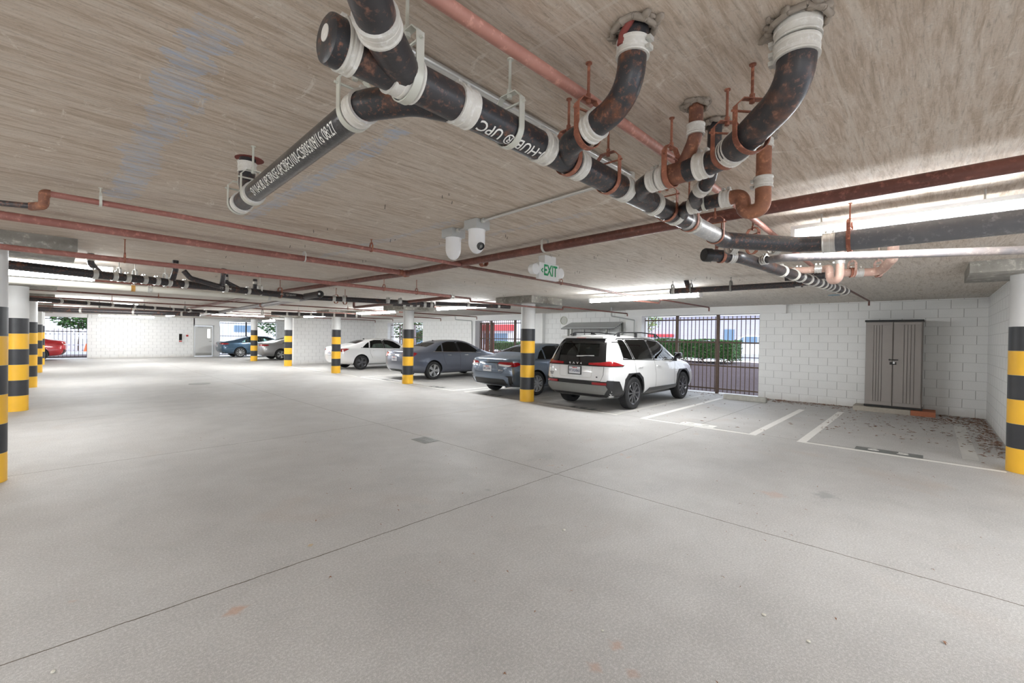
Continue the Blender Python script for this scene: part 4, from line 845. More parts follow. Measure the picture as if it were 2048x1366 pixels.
t = thing('drain_line', tuple((a+b)/2), 'brown grey pipe slanting towards the teal blue sedan', 'pipe'); seg(t, [a-(b-a)*.08, b+(b-a)*.6], .055, 'pipe_grey'); coupling(t, a.lerp(b, .35), b-a, .056, .08, 'hanger_rust')
for k, (x, y) in enumerate(((1.0, 13.4), (2.0, 13.3), (3.0, 13.2), (5.2, 13.0), (6.4, 12.9))):
    hanger('distant hanger on the far drain lines', x, y+4.2, 2.30, .05, (1, .1, 0), 'drain_metal', simple_=True, disc=False, grp='distant pipe hangers')
names = ['at its left coupling', 'left of the black stub', 'right of the black stub', 'past the rusty trap', 'before the capped end', 'after the capped end', 'under the slanting pipe']
for k, px in enumerate((238, 270, 330, 520, 560, 672, 690)):
    p = atz(px, 552+(px-215)*.108, ZN); hanger('hanger on the long black drain line %s' % names[k], p.x, p.y, ZN, .057, (1, .2, 0), 'hanger_rust' if k > 3 else 'galv', simple_=True)
o = link('paint_mark', T(cyl, (atz(1668, 590, ZC).x, atz(1668, 590, ZC).y, ZC-.003), (atz(1668, 590, ZC).x, atz(1668, 590, ZC).y, ZC), .11, 14), 'mark_blue'); tag(o, 'small blue paint mark on the ceiling near the end of the second main', 'paint mark')
# wire stubs left in the slab
bm = bmesh.new(); rnd = random.Random(5)
for k in range(70):
    x = rnd.uniform(1.5, 9); y = rnd.uniform(2, 11); 
    for q in range(rnd.choice((1, 2, 3))):
        xx, yy = x+rnd.uniform(-.12, .12), y+rnd.uniform(-.12, .12); cyl(bm, (xx, yy, ZC), (xx+rnd.uniform(-.006, .006), yy, ZC-rnd.uniform(.015, .035)), .0022, 5)
tag(link('wire_stubs', bm, 'fence_dark'), 'little dark wire stubs sticking out of the ceiling', 'wire stubs', kind='stuff')
# ------------------------------------------------------------------ cars (local axes: x from rear bumper forwards, y left, z up)
def clink(name, bm, mats, parent, smooth=True, angle=35):
    me = bpy.data.meshes.new(name); bmesh.ops.recalc_face_normals(bm, faces=bm.faces); bm.to_mesh(me); bm.free()
    o = bpy.data.objects.new(name, me); COL.objects.link(o); o.parent = parent
    for m in (mats if isinstance(mats, (list, tuple)) else [mats]): me.materials.append(MATS[m] if isinstance(m, str) else m)
    if smooth: me.shade_smooth(); me.set_sharp_from_angle(angle=math.radians(angle))
    return o
def ctext(s, size, mat, name, x, y, z, parent, bold=.002, sx=1., spacing=1.):
    o = textmesh(s, size, mat, name, lambda a, b: (x, y-a*sx, z+b), None, bold=bold, spacing=spacing); o.parent = parent; return o
def cage(st, r0_, r1_, bul=(.05, .06)):
    bm = bmesh.new(); rings = []
    def rows(s):
        x, hw, zB, zD, zE, wE, zF, wF, cr = s[:9]; dx = s[9] if len(s) > 9 else 0
        return [('A', 0, zB, 0), ('B2', .5*hw, zB, 0), ('B', .86*hw, zB, 0), ('C', .985*hw, zB+.13, 0), ('D', hw, zD, 0), ('E', wE, zE, 0), ('E2', wE-.035, zE+.03, dx*.1), ('F', wF, zF, dx), ('F2', wF*.6, zF+cr*.75, dx), ('G', 0, zF+cr, dx)]
    for i, s in enumerate(st):
        off = r0_ if i == 0 else (r1_ if i == len(st)-1 else {})
        rr = rows(s); half = []
        for k, w, z, dx in rr:
            kk = {'A': 'B', 'B2': 'B', 'F2': 'F', 'G': 'F'}.get(k, k)
            bl = 0
            if off: bl = (bul[0]*-1 if i == 0 else bul[1])*(1-(w/max(.01, s[1]))**2)
            half.append((s[0]+dx+off.get(kk, 0)+bl, w, z))
        ring = [bm.verts.new(p) for p in half] + [bm.verts.new((p[0], -p[1], p[2])) for p in half[-2:0:-1]]
        rings.append(ring)
    n = len(rings[0])
    for i in range(len(rings)-1):
        for k in range(n): bm.faces.new((rings[i][k], rings[i][(k+1) % n], rings[i+1][(k+1) % n], rings[i+1][k]))
    for e, (rg, sgn, b) in enumerate(((rings[0], -1, bul[0]), (rings[-1], 1, bul[1]))):
        # ring order: A B2 B C D E E2 F F2 G | F2' F' E2' E' D' C' B' B2'
        A, B2, B, C, D, E_, E2, F, F2, G, F2m, Fm, E2m, Em, Dm, Cm, Bm, B2m = rg
        grid = [[Bm, B2m, A, B2, B]]
        for l, r in ((Cm, C), (Dm, D), (Em, E_), (E2m, E2)):
            mid = []
            for q in (-.5, 0, .5):
                p = l.co.lerp(r.co, (q+1)/2); mid.append(bm.verts.new((p.x+sgn*b*(1-q*q), p.y, p.z)))
            grid.append([l]+mid+[r])
        grid.append([Fm, F2m, G, F2, F])
        for a, c in zip(grid[:-1], grid[1:]):
            for k in range(4): bm.faces.new((a[k], a[k+1], c[k+1], c[k]))
    bmesh.ops.recalc_face_normals(bm, faces=bm.faces)
    return bm
def prism(poly, axis, lo, hi):
    bm = bmesh.new()
    def P_(u, v, t): return (u, t, v) if axis == 'y' else ((t, u, v) if axis == 'x' else (u, v, t))
    a = [bm.verts.new(P_(u, v, lo)) for u, v in poly]; b = [bm.verts.new(P_(u, v, hi)) for u, v in poly]
    bm.faces.new(a); bm.faces.new(b[::-1]); n = len(poly)
    for i in range(n): bm.faces.new((a[i], a[(i+1) % n], b[(i+1) % n], b[i]))
    bmesh.ops.triangulate(bm, faces=[f for f in bm.faces if len(f.verts) > 4]); bmesh.ops.recalc_face_normals(bm, faces=bm.faces); return bm
def hull_prism(poly, wf):
    bm = bmesh.new(); a = [bm.verts.new((x, wf(z), z)) for x, z in poly]; b = [bm.verts.new((x, -wf(z), z)) for x, z in poly]
    bm.faces.new(a); bm.faces.new(b[::-1]); n = len(poly)
    for i in range(n): bm.faces.new((a[i], a[(i+1) % n], b[(i+1) % n], b[i]))
    bmesh.ops.triangulate(bm, faces=bm.faces[:]); bmesh.ops.recalc_face_normals(bm, faces=bm.faces); return bm
def cut(o, bms, mat):
    for bm in bms:
        me = bpy.data.meshes.new('c'); bm.to_mesh(me); bm.free(); c = bpy.data.objects.new('c', me); COL.objects.link(c); c.parent = o.parent; me.materials.append(MATS[mat])
        m = o.modifiers.new('b', 'BOOLEAN'); m.operation = 'DIFFERENCE'; m.object = c; m.solver = 'EXACT'; m.material_mode = 'TRANSFER'
        apply_mods(o); bpy.data.objects.remove(c)
def rpoly(poly, r=.04, n=4):
    out = []; N = len(poly)
    for i in range(N):
        p = Vector(poly[i]); a = Vector(poly[i-1]); b = Vector(poly[(i+1) % N]); u = (a-p); v = (b-p); t = min(r, .45*u.length, .45*v.length); u.normalize(); v.normalize()
        for k in range(n+1): q = k/n; w = (p+u*t)*(1-q)**2+p*2*q*(1-q)+(p+v*t)*q*q; out.append((w.x, w.y))
    return out
class Body:
    def __init__(s, root, st, e0, e1, paint, bul=(.05, .06)):
        s.root = root; bm = cage(st, e0, e1, bul); s.o = clink('body', bm, paint, root, False)
        m = s.o.modifiers.new('s', 'SUBSURF'); m.levels = m.render_levels = 2; apply_mods(s.o)
        bm = bmesh.new(); bm.from_mesh(s.o.data); s.bvh = BVHTree.FromBMesh(bm); bm.free()
    def hit(s, view, u, v, side=1):
        if view == 'side': o, d = Vector((u, 3*side, v)), Vector((0, -side, 0))
        elif view == 'rear': o, d = Vector((-3, u, v)), Vector((1, 0, 0))
        elif view == 'front': o, d = Vector((9, u, v)), Vector((-1, 0, 0))
        else: o, d = Vector((u, v, 4)), Vector((0, 0, -1))
        h = s.bvh.ray_cast(o, d); s.nrm = h[1] if h[0] is not None else -d; return (h[0], -d) if h[0] is not None else (None, -d)
    def panel(s, name, view, poly, mat, side=1, off=.004, th=.012, step=.06, parent=None, rnd=0):
        if rnd: poly = rpoly(poly, rnd)
        bm = bmesh.new(); f = bm.faces.new([bm.verts.new((u, v, 0)) for u, v in poly])
        us = [p[0] for p in poly]; vs = [p[1] for p in poly]
        for ax, (a, b) in enumerate(((min(us), max(us)), (min(vs), max(vs)))):
            k = math.floor(a/step)*step+step
            while k < b-1e-4:
                co = [0, 0, 0]; co[ax] = k; no = [0, 0, 0]; no[ax] = 1
                bmesh.ops.bisect_plane(bm, geom=bm.verts[:]+bm.edges[:]+bm.faces[:], plane_co=co, plane_no=no); k += step
        bad = []; n_ = None
        for v in bm.verts:
            h, n_ = s.hit(view, v.co.x, v.co.y, side)
            if h is None or abs(s.nrm.dot(n_)) < .30: bad.append(v)
            else: v.co = h + n_*off
        if bad: bmesh.ops.delete(bm, geom=bad, context='VERTS')
        if not bm.faces: bm.free(); return None
        r = bmesh.ops.extrude_face_region(bm, geom=bm.faces[:])
        for v in [g for g in r['geom'] if isinstance(g, bmesh.types.BMVert)]: v.co -= n_*(off+th)
        return clink(name, bm, mat, parent or s.root)
def line_poly(pts, w):
    """thin band polygon along a polyline"""
    L_, R_ = [], []
    for i, p in enumerate(pts):
        a = Vector(pts[max(0, i-1)]); b = Vector(pts[min(len(pts)-1, i+1)]); d = (b-a).normalized(); n = Vector((-d.y, d.x)); q = Vector(p)
        L_.append(tuple(q+n*w/2)); R_.append(tuple(q-n*w/2))
    return L_+R_[::-1]
def wheel(root, x, y, R, w, side, rim='rim_silver', n=10, twin=False):
    Rr = R*.70; c = Vector((x, y, R)); d = Vector((0, side, 0)); h = w/2
    prof = [(Rr, -h+.01), (Rr+.02, -h), (R-.03, -h), (R-.006, -h+.018), (R, -h+.03)]
    for g in (-.055, -.018, .018, .055): prof += [(R, g*w/.22-.006), (R-.009, g*w/.22-.005), (R-.009, g*w/.22+.005), (R, g*w/.22+.006)]
    prof += [(R, h-.03), (R-.006, h-.018), (R-.03, h), (Rr+.02, h), (Rr, h-.008), (Rr, -h+.01)]
    t = clink('wheel', T(lathe, c, d, prof, 40, 0, False), 'rubber', root, angle=25)
    bm = bmesh.new(); lathe(bm, c, d, [(Rr+.004, h-.014), (Rr-.004, h-.004), (Rr-.016, h-.012), (Rr-.03, h-.06), (Rr-.03, -h+.03)], 36, 0, False)
    for k in range(n):
        a = 2*PI*k/n + (0 if not twin else 0)
        for da in ((-.13, .13) if twin else (0,)):
            rv = Vector((math.cos(a), 0, math.sin(a))); rv2 = Vector((math.cos(a+da*1.3), 0, math.sin(a+da*1.3))); tv = Vector((-math.sin(a), 0, math.cos(a)))
            p0 = c+d*(h-.022)+rv*.035; p1 = c+d*(h-.016)+rv2*(Rr-.012); wd = (.026 if n <= 6 else .017)
            tt = (p1-p0).normalized().cross(d).normalized()
            q = [p0-tt*wd, p0+tt*wd, p1+tt*wd*1.15, p1-tt*wd*1.15]
            f = [bm.verts.new(v) for v in q]; b = [bm.verts.new(v-d*.03) for v in q]
            bm.faces.new(f); bm.faces.new(b[::-1])
            for i in range(4): bm.faces.new((f[i], f[(i+1) % 4], b[(i+1) % 4], b[i]))
    lathe(bm, c, d, [(.058, h-.05), (.055, h-.018), (.03, h-.012), (0, h-.010)], 24, 0, False)
    clink('rim', bm, rim, t, angle=30)
    bm = bmesh.new(); lathe(bm, c, d, [(0, h-.075), (Rr-.032, h-.075), (Rr-.032, h-.085), (0, h-.085)], 30, 0, False); clink('brake_disc', bm, 'cabinet_black', t)
    return t
def seats(root, xs, zb, hw, mat='seat_cloth', head=True, zs=1.):
    for x, kind in xs:
        if kind == 'rear':
            bm = bmesh.new(); box(bm, (x, -hw, zb), (x+.5, hw, zb+.14), bev=.04)
            m = Matrix.Translation((x+.0, 0, zb+.33)) @ Matrix.Rotation(math.radians(-14), 4, 'Y'); f0 = set(bm.verts); box(bm, (-.07, -hw, -.28), (.07, hw, .30*zs-.04), bev=.04)
            for v in bm.verts:
                if v not in f0: v.co = m @ v.co
            if head:
                for yy in (-hw*.6, hw*.6): box(bm, (x-.10, yy-.11, zb+.58*zs), (x+.0, yy+.11, zb+.74*zs), bev=.03)
            clink('rear_bench', bm, mat, root)
        else:
            for yy in (-hw*.55, hw*.55):
                bm = bmesh.new(); box(bm, (x, yy-.24, zb), (x+.5, yy+.24, zb+.15), bev=.05); f0 = set(bm.verts); box(bm, (-.06, -.23, -.28), (.06, .23, .30), bev=.05)
                m = Matrix.Translation((x-.03, yy, zb+.35)) @ Matrix.Rotation(math.radians(-16), 4, 'Y')
                for v in bm.verts:
                    if v not in f0: v.co = m @ v.co
                box(bm, (x-.17, yy-.12, zb+.64*zs), (x-.06, yy+.12, zb+.82*zs), bev=.04); clink('front_seat', bm, mat, root)
def arches(xr, xf, R, hw, ra): 
    out = []
    for x in (xr, xf):
        for s in (1, -1):
            bm = bmesh.new(); lathe(bm, (x, s*(hw-.27), R+.01), (0, s, 0), [(ra, 0), (ra, .5)], 40); bmesh.ops.recalc_face_normals(bm, faces=bm.faces); out.append(bm)
    return out
def plate(B, z, txt, framed=True, w=.31, h=.155):
    p, _ = B.hit('rear', 0, z); x = min(p.x, B.hit('rear', 0, z+h/2)[0].x, B.hit('rear', 0, z-h/2)[0].x)-.012
    f = clink('licence_plate', T(box, (x, -w/2, z-h/2), (x+.02, w/2, z+h/2)), 'plate_white', B.root, False)
    if framed:
        bm = bmesh.new(); g = .018
        for a in ((-w/2-g, z-h/2-g, w/2+g, z-h/2), (-w/2-g, z+h/2, w/2+g, z+h/2+g), (-w/2-g, z-h/2, -w/2, z+h/2), (w/2, z-h/2, w/2+g, z+h/2)): box(bm, (x-.006, a[0], a[1]), (x+.02, a[2], a[3]))
        clink('plate_frame', bm, 'black_plastic', f, False)
    ctext(txt, .085, 'plate_ink', 'plate_number', x-.003, 0, z-.012, f, .001, .85); ctext('California', .035, 'plate_red', 'plate_state', x-.003, 0, z+.056, f)
# ---------------- white SUV
def build_suv():
    root = thing('suv', (8.07, 5.72, 0), 'white SUV with black roof rails and full width red tail lamps, facing the fence', 'car')
    xr, xf, R, hw = .985, 3.675, .362, .928
    st = [(0, .875, .30, .62, 1.02, .85, 1.56, .62, .045), (.28, .918, .26, .62, 1.05, .89, 1.60, .66, .055, .14), (.95, .925, .235, .6, 1.065, .895, 1.625, .67, .06), (1.7, .93, .23, .58, 1.055, .90, 1.635, .675, .06),
          (2.45, .93, .23, .58, 1.05, .90, 1.61, .67, .06), (2.85, .93, .23, .58, 1.045, .90, 1.565, .66, .055), (3.5, .93, .23, .58, 1.01, .89, 1.075, .76, .05), (4.0, .925, .25, .60, .97, .88, 1.03, .74, .05), (4.38, .90, .27, .60, .87, .84, .94, .70, .04), (4.60, .83, .30, .56, .76, .77, .82, .62, .03)]
    B = Body(root, st, {'B': .17, 'C': .05, 'D': .01, 'E': .05, 'E2': .09, 'F': .30}, {'B': -.12, 'C': -.04, 'D': 0, 'E': -.06, 'E2': -.09, 'F': -.14}, 'car_white')
    q1 = rpoly([(.60, 1.15), (1.02, 1.12), (.90, 1.555), (.66, 1.55)], .06); q2 = rpoly([(1.09, 1.12), (1.98, 1.105), (1.95, 1.57), (.97, 1.56)], .03); q3 = rpoly([(2.06, 1.105), (3.17, 1.09), (2.90, 1.33), (2.62, 1.52), (2.03, 1.57)], .03)
    rw = rpoly([(-.60, 1.16), (.60, 1.16), (.50, 1.50), (-.50, 1.50)], .07); wsp = rpoly([(2.92, -.56), (3.42, -.70), (3.42, .70), (2.92, .56)], .05)
    hollow = hull_prism([(.45, .80), (3.35, .80), (3.38, 1.0), (2.78, 1.48), (2.4, 1.545), (1.0, 1.55), (.62, 1.50)], lambda z: .80 if z < 1.05 else .80-.27*(z-1.05)/.5)
    cut(B.o, arches(xr, xf, R, hw, R+.065), 'black_plastic'); cut(B.o, [hollow], 'interior'); cut(B.o, [prism(q, 'y', -2, 2) for q in (q1, q2, q3)]+[prism(rw, 'x', -.8, .9), prism(wsp, 'z', 1.02, 2)], 'black_plastic')
    B.o.data.set_sharp_from_angle(angle=math.radians(32)); B.o.data.shade_smooth(); B.o.data.set_sharp_from_angle(angle=math.radians(32))
    for s in (1, -1):
        for q, nm in ((q1, 'quarter_window'), (q2, 'rear_window'), (q3, 'front_window')): B.panel(nm, 'side', q, G_TINT if q is q3 else 'glass_mid' if False else G_TINT, s, -.006, .003)
        B.panel('pillar_trim', 'side', [(1.03, 1.10), (1.08, 1.10), (.96, 1.57), (.91, 1.57)], 'black_gloss', s, .004, .006); B.panel('pillar_trim', 'side', [(1.985, 1.09), (2.055, 1.09), (2.025, 1.585), (1.955, 1.585)], 'black_gloss', s, .004, .006)
        B.panel('window_trim', 'side', line_poly([(.58, 1.13), (2.0, 1.085), (3.22, 1.07)], .022), 'black_gloss', s, .006, .01); B.panel('window_trim', 'side', line_poly([(.62, 1.13), (.635, 1.55), (.70, 1.575), (1.9, 1.595), (2.64, 1.55), (2.92, 1.35), (3.24, 1.08)], .022), 'black_plastic', s, .004, .01)
        for x in (1.06, 2.02): B.panel('door_seam', 'side', line_poly([(x+.02 if x > 2 else x+.12, .42), (x+(.02 if x > 2 else .0)+.02, .75), (x, 1.09)], .007), 'black_plastic', s, .0015, .004)
        B.panel('door_seam', 'side', line_poly([(3.12, .42), (3.14, .8), (3.2, 1.07)], .007), 'black_plastic', s, .0015, .004)
        for x in (1.28, 2.20):
            p, _ = B.hit('side', x, .94, s); bm = bmesh.new(); box(bm, (x-.10, min(p.y, p.y+s*.03), .925), (x+.10, max(p.y, p.y+s*.03), .955), bev=.008); clink('door_handle', bm, 'car_white', root)
        # cladding: faceted arch trims, sills
        for xc in (xr, xf):
            Ro, Ri = .50, R+.06; pts = []
            for a in (-8, 38, 62, 118, 142, 188): pts.append((xc+Ro*math.cos(math.radians(a))*(1.02 if a in (38, 142) else 1), R+.01+Ro*math.sin(math.radians(a))*(1. if a not in (38, 142) else 1.04)))
            inn = [(xc+Ri*math.cos(math.radians(a)), R+.01+Ri*math.sin(math.radians(a))) for a in range(188, -9, -14)]
            B.panel('arch_trim', 'side', pts+inn, 'black_plastic', s, .016, .03, .05)
        B.panel('sill_cladding', 'side', [(xr+.46, .26), (xf-.44, .26), (xf-.47, .44), (xr+.74, .44)], 'black_gloss', s, .018, .03); 
        B.panel('sill_cladding', 'side', [(xr+.42, .235), (xf-.42, .235), (xf-.42, .30), (xr+.47, .30)], 'skid_silver', s, .022, .03)
        # rear corner black guard on the side, tail lamp wrapping round the corner
        B.panel('bumper_corner', 'side', [(.0, .27), (xr-.44, .27), (xr-.45, .40), (.34, .66), (.0, .69)], 'black_plastic', s, .012, .03, .05)
        B.panel('tail_lamp', 'side', [(.02, .985), (.48, .98), (.54, 1.0), (.24, 1.075), (.02, 1.10)], 'tail_red', s, .010, .02, .04); B.panel('lamp_shadow_line', 'side', line_poly([(.02, .985), (.50, .978), (.555, 1.0)], .014), 'black_gloss', s, .012, .02, .04)
        for x, sd in ((xr, s), (xf, s)): wheel(root, x, s*(hw-.115), R, .225, s, 'rim_dark', 10)
        # mirror
        bm = bmesh.new(); box(bm, (3.02, min(s*.93, s*1.10), 1.10), (3.16, max(s*.93, s*1.10), 1.25), bev=.03); box(bm, (3.05, min(s*.86, s*.98), 1.03), (3.12, max(s*.86, s*.98), 1.13), bev=.02); clink('wing_mirror', bm, 'black_gloss', root)
        # roof rail
        bm = bmesh.new(); y = s*.60; tube(bm, [(.62, y, 1.655), (.80, y, 1.715), (1.9, y, 1.735), (2.65, y, 1.705), (2.86, y, 1.61)], .014, .1, 8); 
        for x in (.80, 1.6, 2.62): box(bm, (x-.05, y-.016, 1.62), (x+.05, y+.016, 1.715), bev=.006)
        clink('roof_rail', bm, 'black_plastic', root)
        B.panel('roof_gap', 'side', line_poly([(.42, 1.50), (.66, 1.50)], .022), 'black_gloss', s, .006, .01)
    B.panel('rear_glass', 'rear', rw, G_DARK, 1, -.008, .003)
    B.panel('tailgate_black', 'rear', [(-.70, 1.07), (.70, 1.07), (.66, 1.19), (-.66, 1.19)], 'black_gloss', 1, .006, .01, .05); B.panel('tailgate_black', 'rear', [(-.58, 1.46), (.58, 1.46), (.56, 1.575), (-.56, 1.575)], 'black_gloss', 1, .012, .01, .05)
    for s in (1, -1): B.panel('tailgate_black', 'rear', [(s*.72, 1.07), (s*.55, 1.07), (s*.46, 1.56), (s*.60, 1.56)], 'black_gloss', 1, .005, .01, .05)
    sp = bmesh.new(); box(sp, (.22, -.57, 1.575), (.55, .57, 1.625), bev=.02); clink('spoiler', sp, 'car_white', root)
    bm = bmesh.new(); box(bm, (.215, -.12, 1.578), (.225, .12, 1.592)); clink('brake_light', bm, 'tail_pink', root)
    B.panel('lamp_band', 'rear', [(-.84, .975), (.84, .975), (.80, 1.085), (-.80, 1.085)], 'black_gloss', 1, .012, .02, .05)
    for s in (1, -1): B.panel('tail_lamp', 'rear', [(s*.34, 1.0), (s*.835, .99), (s*.80, 1.085), (s*.62, 1.06), (s*.34, 1.045)], 'tail_red', 1, .018, .02, .05)
    hx = B.hit('rear', 0, 1.02)[0].x
    ctext('RAV4', .062, 'chrome', 'lettering', hx-.019, .0, 1.025, root, .002, 1.3, 2.2)
    plate(B, .87, '9TXU065'); B.panel('plate_recess', 'rear', line_poly([(-.44, 1.0-.03), (-.42, .74), (-.38, .72), (.38, .72), (.42, .74), (.44, .97)], .008), 'line_faded', 1, .003, .006, .05)
    B.panel('hatch_seam', 'rear', line_poly([(-.70, .97), (-.70, .80), (-.64, .66), (.64, .66), (.70, .80), (.70, .97)], .008), 'black_plastic', 1, .002, .005, .05)
    B.panel('bumper_upper', 'rear', [(-.80, .56), (.80, .56), (.80, .655), (-.80, .655)], 'black_gloss', 1, .014, .03, .05)
    B.panel('bumper_skid', 'rear', [(-.70, .37), (.70, .37), (.80, .50), (.76, .575), (-.76, .575), (-.80, .50)], 'skid_silver', 1, .03, .05, .05)
    B.panel('bumper_lower', 'rear', [(-.84, .26), (.84, .26), (.84, .40), (-.84, .40)], 'black_plastic', 1, .022, .05, .05)
    for s in (1, -1):
        B.panel('reflector', 'rear', [(s*.46, .585), (s*.78, .585), (s*.78, .635), (s*.46, .635)], 'tail_red', 1, .034, .02, .05); B.panel('bumper_corner', 'rear', [(s*.70, .30), (s*.90, .30), (s*.90, .69), (s*.78, .67)], 'black_plastic', 1, .022, .03, .04)
    bx = B.hit('rear', .62, .77)[0].x; ctext('TOYOTA', .028, 'rim_dark', 'badge', bx-.008, .66, .79, root); ctext('HYBRID', .024, 'rim_dark', 'badge', bx-.008, .66, .755, root); sx_ = B.hit('rear', -.56, .75)[0].x; ctext('SE', .034, 'rim_dark', 'badge', sx_-.012, -.56, .745, root, .004)
    bm = bmesh.new(); wx = B.hit('rear', 0, 1.20)[0].x; bar(bm, (wx-.02, .02, 1.18), (wx+.015, -.42, 1.20), .012, .02); clink('rear_wiper', bm, 'chrome', root)
    bm = bmesh.new(); a = [bm.verts.new(p) for p in ((.62, .022, 1.67), (.62, -.022, 1.67), (.84, -.012, 1.665), (.84, .012, 1.665), (.63, 0, 1.735))]
    for f in ((0, 1, 4), (1, 2, 4), (2, 3, 4), (3, 0, 4), (0, 3, 2, 1)): bm.faces.new([a[i] for i in f])
    clink('antenna_fin', bm, 'black_gloss', root)
    B.panel('windscreen', 'top', wsp, G_TINT, 1, -.008, .003)
    seats(root, ((1.35, 'rear'), (2.15, 'front')), .82, .58, 'seat_cloth', True, .8)
    for s in (1, -1): B.panel('head_lamp', 'front', [(s*.45, .80), (s*.78, .78), (s*.76, .86), (s*.45, .86)], 'lamp_clear', 1, .008, .02, .05)
build_suv()
